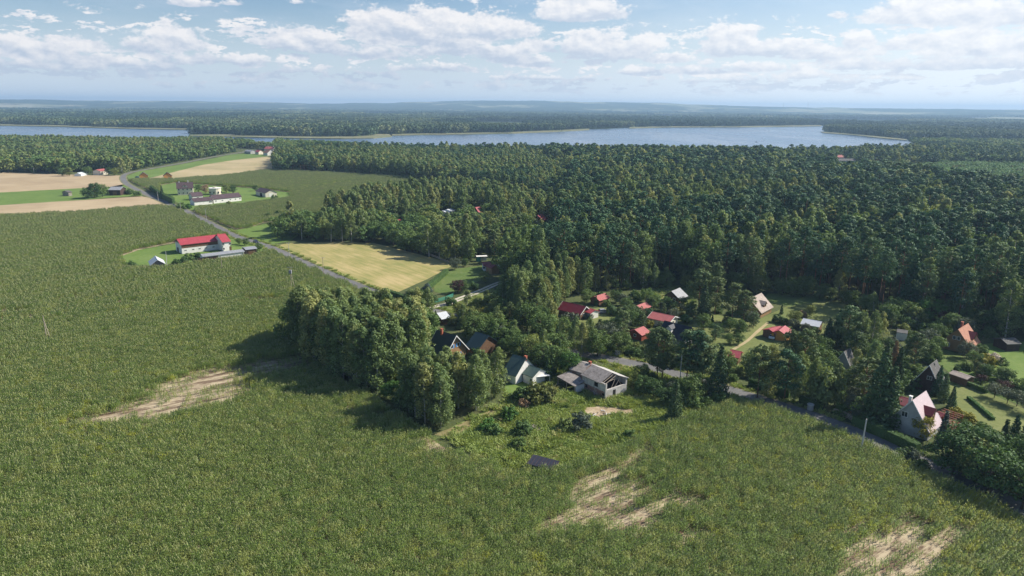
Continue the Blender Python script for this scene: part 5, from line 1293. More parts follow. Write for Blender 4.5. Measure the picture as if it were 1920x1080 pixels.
# single garden plants: kind, px, py, height, leaf, label
GARD = [
 ('spruce', 305, 372, 10, None, 'dark spruce beside the farm hedge and the two storey house'),
 ('leafy', 177, 371, 12, 'dark_leaf', 'big round dark tree on the green strip, right of the grey hut'), ('leafy', 192, 369, 10, None, 'lighter round tree touching the big dark one on the green strip'), ('leafy', 165, 372, 9, 'dark_leaf', 'left side tree of the dark clump on the green strip'),
 ('spruce', 1318, 602, 14, None, 'dark spruce left of the pine cluster on the orchard lawn'),
 ('gpine', 1310, 580, 14, None, 'tall bushy pine right of the dark log cabin'), ('gpine', 1340, 590, 13, None, 'spreading pine left of the beige cottage, back one of its cluster'), ('gpine', 1372, 603, 13, None, 'spreading pine right before the beige cottage'), ('gpine', 1394, 606, 11, None, 'lower pine overlapping the beige cottage roof'),
 ('gpine', 1232, 707, 13, None, 'tall roadside pine with bare double trunk before the black roof'), ('gpine', 1242, 710, 12.5, None, 'second roadside pine beside the double trunk one'),
 ('gpine', 1287, 716, 13.5, 'pine_leaf', 'dark pine by the street lamp on the road edge'), ('gpine', 1303, 720, 14, 'pine_leaf', 'broad dark pine with four bare trunks by the road'), ('gpine', 1316, 722, 13, None, 'roadside pine right of the broad dark one'), ('spruce', 1345, 745, 14, None, 'leaning spruce whose branches hang over the road'),
 ('spruce', 1264, 786, 10, None, 'open crowned spruce at the tip of the meadow'),
 ('gpine', 1420, 745, 13, None, 'tall tree in the roadside row right of the crimson cabin'), ('birch', 1440, 742, 14, None, 'birch in the roadside row below the orange cabin'), ('gpine', 1470, 750, 12.5, 'pine_leaf', 'dark pine in the roadside row below the white car'),
 ('birch', 1488, 752, 13, None, 'birch right of the dark pine in the roadside row'), ('birch', 1522, 757, 12, None, 'drooping birch above the shaded road'), ('willow', 1545, 762, 10, 'birch_leaf', 'wide weeping birch left of the board fence'), ('birch', 1565, 760, 11, None, 'birch just above the board fence'), ('gpine', 1505, 700, 12, None, 'pine below the long pale roofed cabin'), ('gpine', 1480, 690, 10.5, None, 'bushy pine covering the foot of the orange cabin'),
 ('spruce', 1640, 800, 18, None, 'tallest spruce left of the pale roofed house'), ('gpine', 1615, 770, 13, None, 'bushy conifer above the firewood stack'), ('spruce', 1662, 802, 15, None, 'spruce overlapping the grey gable of the pale roofed house'), ('birch', 1600, 730, 11, None, 'yellowish birch between the grey steep cabin and the tall spruce'), ('birch', 1630, 722, 12, None, 'birch behind the tallest spruce'),
 ('spruce', 1655, 720, 12, None, 'spruce right of the birch behind the tall spruce'), ('spruce', 1672, 705, 10, 'autumn_leaf', 'reddish brown dying spruce above the dark cabin'), ('spruce', 1682, 712, 9.5, None, 'slim spruce with light tips right of the dying one'),
 ('birch', 1610, 660, 13, None, 'tall light birch in the cluster above the grey steep cabin'), ('birch', 1632, 655, 12.5, None, 'yellow green birch left of the white shed'), ('birch', 1648, 650, 11, None, 'birch with a dead leaning stem by the white shed'), ('gpine', 1585, 655, 13, 'pine_leaf', 'dark conifer left of the light birches'), ('spruce', 1568, 650, 12, 'pine_leaf', 'dark spruce above the steep grey cabin'), ('spruce', 1550, 655, 10, None, 'spruce right of the long pale roofed cabin'), ('gpine', 1600, 690, 10, None, 'conifer beside the steep grey cabin'),
 ('gpine', 1712, 692, 10, None, 'broad dark tree left behind the dark steep cabin'), ('leafy', 1738, 652, 6, 'grey_leaf', 'small grey green tree right of the white shed'), ('leafy', 1700, 608, 8, None, 'round tree behind the white shed'), ('leafy', 1718, 612, 7, None, 'round tree right behind the white shed'), ('leafy', 1770, 617, 6, 'purple_leaf', 'purple leaved tree behind the brown cottage'), ('spruce', 1783, 608, 9, 'dark_leaf', 'dark green cone tree behind the brown cottage'), ('leafy', 1752, 633, 5, 'dark_leaf', 'dark round tree left of the brown cottage'),
 ('leafy', 1740, 606, 9, 'bright_leaf', 'sunlit green tree at the forest foot above the purple one'), ('leafy', 1865, 625, 8, 'dark_leaf', 'dark tree right of the brown cottage at the forest foot'), ('leafy', 1842, 622, 8, 'dark_leaf', 'dark tree behind the chimney of the brown cottage'),
 ('leafy', 1812, 672, 5.5, 'grey_leaf', 'grey green tree in front of the brown cottage'), ('leafy', 1826, 684, 4.5, None, 'orchard tree below the brown cottage'), ('bush', 1836, 663, 3.4, None, 'olive round bush at the corner of the brown cottage'), ('bush', 1852, 686, 3.8, 'yellow_leaf', 'bright yellow bush beside the blossoming one'), ('bush', 1864, 680, 3.2, 'blossom', 'round bush covered in cream blossom on the bright lawn'), ('gpine', 1876, 700, 4.5, 'dark_leaf', 'low dark pine below the blossoming bush'), ('leafy', 1884, 725, 5, 'dark_leaf', 'dark green tree above the bramble beds'),
 ('spruce', 1743, 728, 7, 'blue_spruce', 'blue spruce at the foot of the dark steep cabin'), ('spruce', 1757, 740, 8, 'pine_leaf', 'dark spruce right of the blue one'), ('spruce', 1768, 752, 7.5, 'pine_leaf', 'dark spruce behind the pale roofed house'), ('spruce', 1783, 766, 6, 'pine_leaf', 'small dark spruce behind the pergola'), ('bush', 1708, 726, 3.5, 'dark_leaf', 'dark clipped shrub left of the blue spruce'), ('bush', 1690, 730, 3, 'dark_leaf', 'dark shrub behind the maroon wing'),
 ('leafy', 1730, 822, 5.5, 'yellow_leaf', 'yellowing small tree before the grey gable'), ('spruce', 1765, 835, 8, 'blue_spruce', 'bluish spruce between the pale house and the big dark trees'),
 ('bush', 1794, 782, 2.5, 'yellow_leaf', 'yellow topped ball shrub right of the pergola'), ('bush', 1818, 790, 2.2, 'yellow_leaf', 'yellow shrub on the lawn edge right of the pergola'), ('bush', 1806, 800, 2.0, None, 'green shrub between the two yellow ones'), ('bush', 1838, 801, 1.5, None, 'long low shrub on the mown lawn'), ('bush', 1853, 815, 1.4, 'purple_leaf', 'reddish low shrub at the end of the mown lawn'),
 ('leafy', 1785, 890, 9.5, 'dark_leaf', 'big dark leafy tree left of the corner pair'), ('leafy', 1815, 880, 10.5, 'dark_leaf', 'big dark leafy tree overhanging the road end'), ('leafy', 1850, 925, 10, 'dark_leaf', 'big dark leafy tree nearest the field corner'), ('leafy', 1880, 900, 10, 'dark_leaf', 'big dark leafy tree behind the nearest one'), ('leafy', 1915, 955, 9.5, 'dark_leaf', 'big dark leafy tree at the right edge'), ('leafy', 1945, 920, 10, 'dark_leaf', 'big dark leafy tree just off the right edge'), ('leafy', 1830, 905, 9, 'leafy_leaf', 'leafy tree in the middle of the dark corner trees'),
 ('spruce', 1875, 860, 9, None, 'dark spruce above the corner trees'), ('spruce', 1895, 850, 9, 'pine_leaf', 'dark spruce at the lower end of the orchard'), ('spruce', 1915, 862, 10, 'pine_leaf', 'dark spruce at the right edge by the orchard'), ('spruce', 1850, 850, 6, None, 'young spruce at the lawn corner'), ('spruce', 1945, 870, 10, 'pine_leaf', 'dark spruce beyond the right edge of the orchard'),
 ('apple', 1864, 746, 4.5, None, 'grey leaved apple tree, left of the orchard row'), ('apple', 1888, 757, 4.5, None, 'grey leaved apple tree in the middle of the orchard row'), ('apple', 1906, 762, 4.5, None, 'grey leaved apple tree at the right of the orchard row'), ('apple', 1925, 775, 4.5, None, 'grey leaved apple tree at the frame edge'), ('apple', 1880, 735, 3.6, 'purple_leaf', 'dark red bramble like tree behind the orchard'), ('apple', 1838, 720, 3.0, 'purple_leaf', 'purple shrub by the low grey shelter'),
 ('leafy', 1160, 665, 7, None, 'leafy tree above the road bend by the stone well'), ('gpine', 1166, 640, 9.5, None, 'pine in front of the sunlit lawn, left of the red board cabin'), ('birch', 1090, 668, 10.5, None, 'birch above the ruin, left one'), ('birch', 1108, 662, 11, None, 'birch above the ruin, right one'), ('birch', 1078, 655, 10, None, 'birch behind the two above the ruin'), ('leafy', 1120, 668, 8, None, 'round tree at the road bend above the ruin'), ('leafy', 1135, 650, 8, 'grey_leaf', 'grey green tree between lawn and road bend'), ('leafy', 1065, 706, 7.5, 'bright_leaf', 'bright green tree left of the ruin roof'),
 ('thuja', 1027, 712, 6, None, 'tall dark thuja right of the low white wing'), ('thuja', 1036, 706, 5.5, None, 'second tall thuja behind the first one'), ('thuja', 1024, 705, 6, None, 'thuja hidden behind the tall dark one'), ('thuja', 1152, 652, 2.2, None, 'small dark thuja left of the road bend shrubs'),
 ('bush', 1003, 752, 5.0, 'willow_leaf', 'big weeping bush in front of the white and green house'), ('bush', 1022, 748, 4.4, 'willow_leaf', 'drooping yellow green bush right of the big weeping one'), ('bush', 980, 748, 4.0, 'dark_leaf', 'dark round bush left of the weeping ones'), ('bush', 982, 762, 2.2, 'autumn_leaf', 'small dead brown bush on the meadow'),
 ('bush', 955, 785, 3.3, 'bright_leaf', 'bright green bush on the left of the meadow'), ('bush', 915, 806, 2.8, 'bright_leaf', 'low green bush near the dry grass edge'), ('bush', 980, 812, 3.2, 'leafy_leaf', 'green bush beside the wood heap'), ('bush', 972, 838, 2.4, 'leafy_leaf', 'low bush below the wood heap'), ('bush', 1088, 802, 4.0, 'grey_leaf', 'large grey green willow bush in the middle of the meadow'), ('bush', 1060, 806, 3, 'leafy_leaf', 'dark bush left of the grey willow bush'), ('bush', 1180, 820, 2.2, None, 'small bush near the corn edge of the meadow'), ('bush', 930, 812, 2.4, None, 'bush between dry grass and meadow'),
 ('leafy', 735, 750, 5, 'bright_leaf', 'low bright green bush tree between the two ends of the grove'), ('leafy', 752, 765, 4.6, 'dark_leaf', 'low dark bush tree between the two ends of the grove'), ('leafy', 722, 745, 3.5, 'bright_leaf', 'small bright bush at the edge of the corn by the grove'),
 ('leafy', 1205, 738, 5, 'dark_leaf', 'dark leafy tree right of the ruin'), ('leafy', 1225, 745, 5, 'dark_leaf', 'second dark leafy tree right of the ruin'), ('leafy', 1190, 728, 4.2, 'leafy_leaf', 'leafy shrub tree close to the ruin gable'), ('bush', 1300, 765, 3.2, None, 'bush between the open spruce and the road'), ('bush', 1328, 768, 2.6, None, 'bush at the upper tip of the near cornfield'), ('leafy', 1245, 758, 4.5, 'dark_leaf', 'dark shrub tree before the open spruce'),
 ('gpine', 802, 562, 6, 'blue_spruce', 'bluish round pine at the hay field corner'), ('leafy', 790, 572, 6, 'dark_leaf', 'dark tree beside the road above the driveway'), ('leafy', 768, 566, 4.5, 'grey_leaf', 'grey green tree by the road at the hay field corner'), ('leafy', 812, 572, 4, 'dark_leaf', 'small dark tree before the green fence'), ('leafy', 858, 550, 5.4, 'purple_leaf', 'brownish tree on the round lawn, left of a pair'), ('leafy', 868, 548, 5, 'leafy_leaf', 'green tree on the round lawn, right of a pair'), ('bush', 846, 571, 3.2, 'dark_leaf', 'dark round bush beside the sandy driveway'),
 ('bush', 890, 541, 3, 'dark_leaf', 'dark low shrub along the driveway'), ('leafy', 908, 530, 5, 'leafy_leaf', 'tree in the shade right of the round lawn'), ('leafy', 853, 506, 5.5, 'grey_leaf', 'tree at the top of the round lawn by the field fence'), ('leafy', 872, 500, 4, 'leafy_leaf', 'small tree left of the low white cabin'), ('leafy', 865, 598, 6, 'leafy_leaf', 'tree right of the white sheet roof'), ('bush', 835, 602, 3.5, 'yellow_leaf', 'yellow bush beside the white sheet roof'), ('leafy', 912, 602, 5, 'yellow_leaf', 'yellowish tree behind the second teal roof'), ('leafy', 878, 606, 5, 'bright_leaf', 'light green tree above the teal roofs'),
 ('ball', 1146, 590, 3.2, None, 'clipped dark hedge cube between the two parked cars'), ('ball', 1154, 592, 2.0, None, 'lower clipped bush beside the hedge cube'), ('bush', 1065, 600, 3.2, 'grey_leaf', 'silvery shrub in front of the dark red roof'), ('bush', 1078, 602, 3, 'grey_leaf', 'silvery shrub right of the first before the dark red roof'), ('bush', 1103, 597, 2.6, 'grey_leaf', 'pale round shrub at the end of the dark red cottage'), ('leafy', 1100, 567, 5, 'leafy_leaf', 'tree behind the dark red cottage'), ('thuja', 1117, 573, 4, None, 'dark thuja before the salmon roofed cottage'), ('thuja', 1136, 567, 3.6, None, 'slim thuja at the right of the salmon roofed cottage'),
 ('leafy', 1155, 567, 5, 'dark_leaf', 'tree right of the salmon roofed cottage'), ('leafy', 1168, 573, 4.5, 'grey_leaf', 'light shrub tree near the smallest cabin'), ('leafy', 1180, 600, 5.5, 'pine_leaf', 'dark tree below the smallest cabin'), ('leafy', 1192, 602, 5.5, 'pine_leaf', 'second dark tree below the smallest cabin'), ('leafy', 1212, 600, 4.5, 'pine_leaf', 'dark tree left of the long brick red roof'), ('ball', 1176, 605, 2.6, None, 'clipped dark ball bush on the lawn'), ('ball', 1199, 610, 2.2, 'dark_leaf', 'flat topped clipped bush above the red board cabin'),
 ('leafy', 1256, 586, 5.5, 'dark_leaf', 'dark green round tree above the long brick red roof'), ('leafy', 1243, 585, 4.2, 'grey_leaf', 'paler round tree left of the dark one above the brick roof'), ('bush', 1272, 591, 3.0, 'yellow_leaf', 'bright lime round bush right of the dark round tree'), ('ball', 1284, 604, 2.6, 'bright_leaf', 'clipped green ball right of the brick red roof'), ('ball', 1293, 607, 2.2, 'dark_leaf', 'darker clipped ball right of the green one'),
 ('bush', 1180, 663, 2.6, 'dark_leaf', 'dark clipped cone by the road, first of a row'), ('bush', 1190, 666, 2.6, 'dark_leaf', 'dark clipped cone by the road, second of a row'), ('bush', 1201, 669, 2.0, 'leafy_leaf', 'light clipped ball by the road after the cones'), ('bush', 1139, 655, 2.2, 'dark_leaf', 'dark shrub on the bank above the road bend'), ('bush', 1148, 658, 2.2, 'dark_leaf', 'second dark shrub on the bank above the road bend'), ('bush', 1164, 660, 2.0, 'leafy_leaf', 'small shrub right of the stone well'),
 ('thuja', 1465, 589, 3.6, None, 'dark clipped cone on the lawn right of the beige cottage'), ('bush', 1458, 605, 3.0, 'dark_leaf', 'spreading dark juniper below the beige cottage'), ('bush', 1470, 607, 2.8, 'leafy_leaf', 'green shrub right of the spreading juniper'), ('leafy', 1489, 608, 5, 'leafy_leaf', 'small tree left of the long pale roofed cabin'), ('leafy', 1517, 594, 4.5, 'leafy_leaf', 'loose bushy tree on the sunlit lawn before the forest'), ('bush', 1503, 594, 2.6, 'autumn_leaf', 'yellow brown shrub beside the loose bushy tree'), ('leafy', 1510, 628, 4, 'grey_leaf', 'silvery apple tree before the long pale roofed cabin'),
 ('gpine', 1341, 640, 5, 'pine_leaf', 'small round dark pine alone on the orchard lawn'), ('leafy', 1368, 620, 4.5, 'leafy_leaf', 'small tree on the orchard lawn by the pines'), ('gpine', 1412, 617, 5.5, 'pine_leaf', 'dark conifer in front of the beige cottage'), ('leafy', 1368, 645, 3.5, 'leafy_leaf', 'shrub by the worn path'), ('leafy', 1385, 645, 3.5, 'dark_leaf', 'dark shrub above the crimson cabin'),
 ('leafy', 560, 440, 8, 'dark_leaf', 'big dark round tree at the left end of the mixed wood'), ('leafy', 540, 425, 9, 'leafy_leaf', 'tree at the far left end of the mixed wood'), ('bush', 500, 410, 4, 'leafy_leaf', 'low thicket at the end of the far cornfield'), ('bush', 520, 405, 4, 'dark_leaf', 'low dark thicket at the end of the far cornfield'), ('leafy', 545, 447, 6, 'dark_leaf', 'dark low tree on the bright grass wedge'), ('leafy', 530, 449, 5, 'dark_leaf', 'dark bush tree in the shade of the grass wedge'),
 ('leafy', 462, 460, 4, 'leafy_leaf', 'small tree at the road end of the red roofed barn'), ('leafy', 449, 458, 3.5, 'leafy_leaf', 'shrub beside the red roofed barn end'), ('leafy', 487, 470, 4, 'leafy_leaf', 'small tree right of the grey garage'), ('bush', 355, 487, 3.5, 'leafy_leaf', 'shrub in front of the white barn wall'), ('bush', 345, 492, 3, 'dark_leaf', 'dark shrub left of the one before the barn'), ('bush', 370, 485, 3.2, 'dark_leaf', 'dark shrub at the left end of the long shed'), ('bush', 330, 495, 2.6, 'dark_leaf', 'low dark shrub right of the plank shed'), ('bush', 248, 500, 3, 'dark_leaf', 'lone dark round bush on the barn lawn'),
 ('leafy', 345, 400, 0, None, ''),
 ('leafy', 385, 362, 7, 'autumn_leaf', 'rust tinged tree behind the two storey farmhouse'), ('leafy', 372, 360, 6.5, 'leafy_leaf', 'tree behind the small white outbuilding'), ('leafy', 425, 361, 7.5, 'leafy_leaf', 'tree right of the round white building'), ('leafy', 437, 363, 6.5, 'dark_leaf', 'dark tree behind the right end of the cowshed'), ('bush', 515, 374, 4, 'leafy_leaf', 'round bush before the machine shed door'), ('leafy', 479, 358, 5, 'dark_leaf', 'small dark tree left of the machine shed'), ('bush', 340, 392, 5, 'leafy_leaf', 'spreading bush at the lower end of the farm hedge'), ('bush', 352, 391, 4, 'bright_leaf', 'light bush at the lower end of the farm hedge'), ('bush', 320, 374, 3, 'leafy_leaf', 'bush between spruce and farmhouse'), ('bush', 430, 384, 3, 'leafy_leaf', 'bush against the long cowshed wall'),
 ('leafy', 130, 330, 9, 'leafy_leaf', 'tree left of the small greenhouse'), ('leafy', 118, 330, 8, 'leafy_leaf', 'second tree left of the small greenhouse'), ('leafy', 165, 328, 9, 'leafy_leaf', 'tree between greenhouse and red roofed house'), ('leafy', 215, 329, 8, 'leafy_leaf', 'tree right of the red roofed house at the road bend'), ('leafy', 204, 328, 8, 'dark_leaf', 'dark tree before the red roofed house'),
 ('bush', 245, 364, 5, 'leafy_leaf', 'thicket right of the dark barn'), ('bush', 258, 366, 4, 'leafy_leaf', 'smaller thicket by the road right of the dark barn'), ('leafy', 203, 366, 4.5, 'dark_leaf', 'dark shrub at the left wall of the dark barn'), ('bush', 237, 331, 0, None, ''),
 ('bush', 340, 318, 0, None, ''), ('bush', 1698, 862, 2.6, 'leafy_leaf', 'weedy bush on the road verge near the concrete pole'), ('bush', 1712, 866, 3.0, 'grey_leaf', 'pale tufted bush on the road verge'), ('bush', 1725, 880, 2.6, 'leafy_leaf', 'verge bush where the corner trees begin'),
]
for kd, px, py, hh, lf, lb in GARD:
    if hh <= 0: continue
    x, y = ground(px, py)
    put_tree(kd, x, y, hh * (1.08 if kd == 'gpine' else 1), lb, None, lf, wide=1.2 if kd in ('bush', 'gpine', 'leafy') else 1.0)
GXY = np.array([ground(g_[1], g_[2]) for g_ in GARD])

# thick planting between the plots
wood([(1100, 548), (1180, 545), (1240, 541), (1330, 541), (1420, 551), (1500, 560), (1560, 566), (1640, 592), (1700, 606), (1680, 600), (1640, 584), (1560, 556), (1420, 542), (1330, 533), (1240, 533), (1100, 540)], 4.5, [('leafy', .7, 6.5, None), ('birch', .3, 9, None)], '* in the undergrowth at the forest foot', '* in the forest undergrowth', 42, (.6, 1.3))
SHR = [('bush', .34, 2.6, None), ('bush', .16, 2.4, 'dark_leaf'), ('leafy', .2, 5.2, None), ('leafy', .08, 4.6, 'grey_leaf'), ('leafy', .08, 4.8, 'dark_leaf'), ('thuja', .05, 3.4, None), ('gpine', .06, 6.5, None), ('bush', .02, 2.2, 'yellow_leaf'), ('bush', .01, 2.0, 'purple_leaf')]
wood([(1060, 620), (1100, 625), (1160, 600), (1230, 612), (1300, 640), (1330, 690), (1290, 706), (1200, 680), (1140, 660), (1060, 640)], 4.3, SHR, '* in the gardens round the red board cabin', '* round the red board cabin', 31, (.7, 1.25), margin=.8)
wood([(1100, 560), (1190, 552), (1240, 570), (1290, 580), (1300, 600), (1280, 612), (1240, 600), (1210, 596), (1180, 590), (1150, 575), (1110, 575)], 4.6, SHR, '* in the gardens between the small red roofed cottages', '* between the red roofed cottages', 32, (.7, 1.25), margin=.8)
wood([(1290, 575), (1330, 566), (1400, 590), (1440, 600), (1410, 622), (1360, 640), (1300, 620)], 6.5, SHR, '* on the orchard lawn under the pines', '* on the orchard lawn', 33, (.7, 1.3), margin=.8)
wood([(1300, 655), (1380, 690), (1440, 690), (1500, 680), (1560, 690), (1640, 720), (1680, 735), (1700, 780), (1690, 812), (1640, 800), (1560, 776), (1480, 742), (1400, 722), (1340, 706), (1300, 690)], 4.4, SHR, '* in the shady plots above the lower road', '* in the plots above the lower road', 34, (.8, 1.5), margin=.8)
wood([(1480, 612), (1560, 622), (1600, 640), (1660, 650), (1720, 650), (1770, 665), (1740, 700), (1700, 720), (1620, 715), (1540, 690), (1490, 660)], 4.4, SHR, '* in the plots between long cabin and white shed', '* between long cabin and white shed', 35, (.8, 1.6), margin=.8)
wood([(1640, 598), (1700, 608), (1800, 622), (1790, 600), (1900, 630), (1850, 640), (1780, 650), (1720, 640), (1660, 620)], 4.4, SHR, '* at the forest foot behind the brown cottage', '* at the forest foot', 36, (.9, 1.6), margin=.8)
wood([(1770, 690), (1830, 694), (1900, 715), (1990, 760), (1980, 775), (1900, 745), (1840, 722), (1790, 706)], 3.8, SHR, '* in the flower beds between the right hand lawns', '* between the right hand lawns', 37, (.6, 1.0), margin=.6)
wood([(1180, 715), (1240, 712), (1300, 735), (1380, 750), (1370, 762), (1280, 765), (1220, 752), (1180, 745)], 3.8, SHR, '* on the overgrown bank right of the ruin', '* on the bank right of the ruin', 38, (.8, 1.4), margin=.6)
wood([(740, 566), (800, 580), (850, 600), (920, 588), (930, 560), (940, 575), (930, 600), (880, 618), (830, 610), (780, 600)], 4.2, SHR, '* beside the road near the driveway mouth', '* near the driveway mouth', 39, (.8, 1.5), margin=.8)
wood([(860, 612), (935, 640), (955, 660), (950, 700), (900, 690), (880, 660)], 4.0, SHR, '* in the back yards between grove and white house', '* between grove and white house', 40, (.9, 1.7), margin=.8)
wood([(1790, 850), (1870, 850), (1960, 880), (2050, 930), (2050, 1000), (1960, 950), (1880, 915), (1800, 880)], 5.0, [('leafy', .8, 7, 'dark_leaf'), ('bush', .2, 3, None)], '* in the dark corner planting by the road end', '* of the dark corner planting', 41, (.8, 1.3), margin=.8)

# hedges
def hedge(px, hgt, wid, leaf, label):
    P = G(px); c = P.mean(0); V = []; g = np.random.default_rng(int(px[0][0]))
    Cn = []; Nn = []
    for a, b in zip(P[:-1], P[1:]):
        L = np.hypot(*(b - a)); n = int(L * 60); d = (b - a) / L; nn = np.array([-d[1], d[0]])
        u = g.uniform(0, L, n); s = g.uniform(-1, 1, n); top = g.uniform(0, 1, n) < .4
        bump = 1 + .15 * (fbm(u * .6, u * 0 + 1, 4) - .5) * 2
        w_ = np.where(top, s * wid / 2, np.sign(s) * wid / 2 * bump); z = np.where(top, hgt * bump, g.uniform(.05, 1, n) * hgt * bump)
        Cn.append(np.c_[a + d * u[:, None] + nn * w_[:, None] - c, z]); Nn.append(np.c_[nn * (np.sign(s) * (~top))[:, None], top * 1.0] + unit(n, g) * .5)
    V, F = cards(np.concatenate(Cn), np.concatenate(Nn), .34, g)
    o = link('hedge', np_mesh('hedge', V, F, [M[leaf]]), None, (c[0], c[1], 0)); tag(o, label, 'hedge')
    # woody core so that the hedge is solid
    for a, b in zip(P[:-1], P[1:]):
        a2, b2 = a - c, b - c; d = (b - a) / np.hypot(*(b - a)); nn = np.array([-d[1], d[0]]) * wid * .4
        MB().add([(*(a2 - nn), 0), (*(b2 - nn), 0), (*(b2 + nn), 0), (*(a2 + nn), 0), (*(a2 - nn), hgt * .9), (*(b2 - nn), hgt * .9), (*(b2 + nn), hgt * .9), (*(a2 + nn), hgt * .9)],
                 [(0, 3, 2, 1), (4, 5, 6, 7), (0, 1, 5, 4), (1, 2, 6, 5), (2, 3, 7, 6), (3, 0, 4, 7)]).obj('core', M['dark_leaf'], o)
hedge([(284, 357), (300, 369), (326, 382)], 4.2, 2.0, 'dark_leaf', 'tall clipped dark hedge along the farm road side')
hedge([(1405, 722), (1440, 734), (1480, 745)], 2.2, 1.6, 'dark_leaf', 'dark hedge along the shaded road, left stretch')
hedge([(1600, 795), (1660, 822), (1720, 850)], 2.4, 1.8, 'dark_leaf', 'long dark hedge between road and pale roofed house')
hedge([(800, 545), (818, 530), (838, 512)], 2.2, 1.8, 'dark_leaf', 'dark hedge between hay field and round lawn')
hedge([(1762, 704), (1810, 722), (1850, 738)], 1.3, 1.0, 'dark_leaf', 'low dark hedge between the two right hand lawns')
hedge([(1885, 726), (1925, 742)], 1.6, 1.2, 'dark_leaf', 'dark hedge behind the orchard at the right edge')
hedge([(1815, 748), (1835, 765), (1862, 788)], .8, .8, 'bright_leaf', 'row of low clipped shrubs dividing lawn and orchard')
hedge([(1500, 752), (1540, 768)], 2.0, 1.5, 'dark_leaf', 'dark hedge stretch beside the shaded road bend')
hedge([(720, 549), (750, 560), (790, 575)], 2.0, 1.6, 'dark_leaf', 'dark roadside thicket below the hay field')
hedge([(375, 418), (405, 433), (425, 443)], 1.2, 2.5, 'leafy_leaf', 'weedy bank along the far side of the road')

# ------------------------------------------------------------------ trees: the nearest 300 of a kind one by one, the rest as stuff
A_xy = np.array([(a[0], a[1]) for a in ALL])
keep = np.ones(len(ALL), bool)
dmin = np.full(len(ALL), 1e9)
for g_ in GXY: dmin = np.minimum(dmin, np.hypot(*(A_xy - g_).T))
keep &= dmin > 2.2
ALL = [a for a, k in zip(ALL, keep) if k]
byk = {}
for a in ALL: byk.setdefault(NAME[a[2]], []).append(a)
STUFF = {}
for nm, lst in byk.items():
    lst.sort(key=lambda a: math.hypot(a[0], a[1]) - a[3] * 2)
    lim = 300 - sum(1 for g_ in GARD if g_[3] > 0 and NAME[g_[0]] == nm)
    for i, a in enumerate(lst):
        if i < lim:
            D = math.hypot(a[0], a[1])
            put_tree(a[2], a[0], a[1], a[3], a[4], a[5], a[6], whole=D > 300, wide=1.14 if a[2] in ('birch', 'leafy') else 1.0)
        else: STUFF.setdefault(nm, []).append(a)
    print('TREES', nm, len(lst))


def gn_scatter(name, label, cat, protos, P, rot, scl, idx):
    pm = bpy.data.meshes.new(name); n = len(P)
    pm.vertices.add(n); pm.vertices.foreach_set('co', np.asarray(P, np.float32).ravel())
    for nm_, ty, arr, key in (('irot', 'FLOAT_VECTOR', np.c_[np.zeros((n, 2)), rot], 'vector'), ('iscl', 'FLOAT_VECTOR', scl, 'vector'), ('idx', 'INT', idx, 'value')):
        at = pm.attributes.new(nm_, ty, 'POINT'); at.data.foreach_set(key, np.asarray(arr, np.int32 if ty == 'INT' else np.float32).ravel())
    o = link(name, pm); tag(o, label, cat, kind='stuff')
    ng = bpy.data.node_groups.new(name, 'GeometryNodeTree')
    ng.interface.new_socket('Geometry', in_out='INPUT', socket_type='NodeSocketGeometry'); ng.interface.new_socket('Geometry', in_out='OUTPUT', socket_type='NodeSocketGeometry')
    N = ng.nodes; L = ng.links; gi = N.new('NodeGroupInput'); go = N.new('NodeGroupOutput'); jn = N.new('GeometryNodeJoinGeometry')
    def attr(nm_, ty):
        a_ = N.new('GeometryNodeInputNamedAttribute'); a_.data_type = ty; a_.inputs['Name'].default_value = nm_; return a_.outputs['Attribute']
    ar, as_, ai = attr('irot', 'FLOAT_VECTOR'), attr('iscl', 'FLOAT_VECTOR'), attr('idx', 'INT')
    for k, me in enumerate(protos):
        po = bpy.data.objects.new(name + '_source', me)
        oi = N.new('GeometryNodeObjectInfo'); oi.inputs['Object'].default_value = po; oi.inputs['As Instance'].default_value = True
        cp = N.new('FunctionNodeCompare'); cp.data_type = 'INT'; cp.operation = 'EQUAL'; L.new(ai, cp.inputs[2]); cp.inputs[3].default_value = k
        ip = N.new('GeometryNodeInstanceOnPoints'); L.new(gi.outputs[0], ip.inputs['Points']); L.new(oi.outputs['Geometry'], ip.inputs['Instance'])
        L.new(cp.outputs[0], ip.inputs['Selection']); L.new(ar, ip.inputs['Rotation']); L.new(as_, ip.inputs['Scale']); L.new(ip.outputs[0], jn.inputs[0])
    L.new(jn.outputs[0], go.inputs[0])
    md = o.modifiers.new('plants', 'NODES'); md.node_group = ng
    print('STUFF', name, n)
    return o


for nm, lst in STUFF.items():
    kinds = sorted({(a[2], a[6] or LEAF[a[2]]) for a in lst})
    protos = []; start = {}
    for k in kinds:
        for lod in (1, 2): start[k + (lod,)] = (len(protos), len(proto(k[0], k[1], lod))); protos += proto(k[0], k[1], lod)
    A = np.array([(a[0], a[1], a[3]) for a in lst]); D = np.hypot(A[:, 0], A[:, 1]); lod = np.where(D > 620, 2, 1)
    idx = np.array([start[(a[2], a[6] or LEAF[a[2]], l)][0] + rng.integers(start[(a[2], a[6] or LEAF[a[2]], l)][1]) for a, l in zip(lst, lod)])
    s = np.array([a[3] / REFH[a[2]] for a in lst])
    wd = rng.uniform(.9, 1.3, len(lst)) * np.where(D > 620, 1.25, 1.05)
    gn_scatter({'pine_tree': 'pine_forest', 'birch_tree': 'birch_forest', 'leafy_tree': 'leafy_forest', 'aspen_tree': 'aspen_forest', 'spruce_tree': 'spruce_forest'}.get(nm, nm), 'mass of %s farther off in the woods' % nm.replace('_tree', ' trees'), 'forest',
               protos, np.c_[A[:, :2], np.zeros(len(A))], rng.uniform(0, 6.28, len(A)), np.c_[s * wd, s * wd, s], idx)

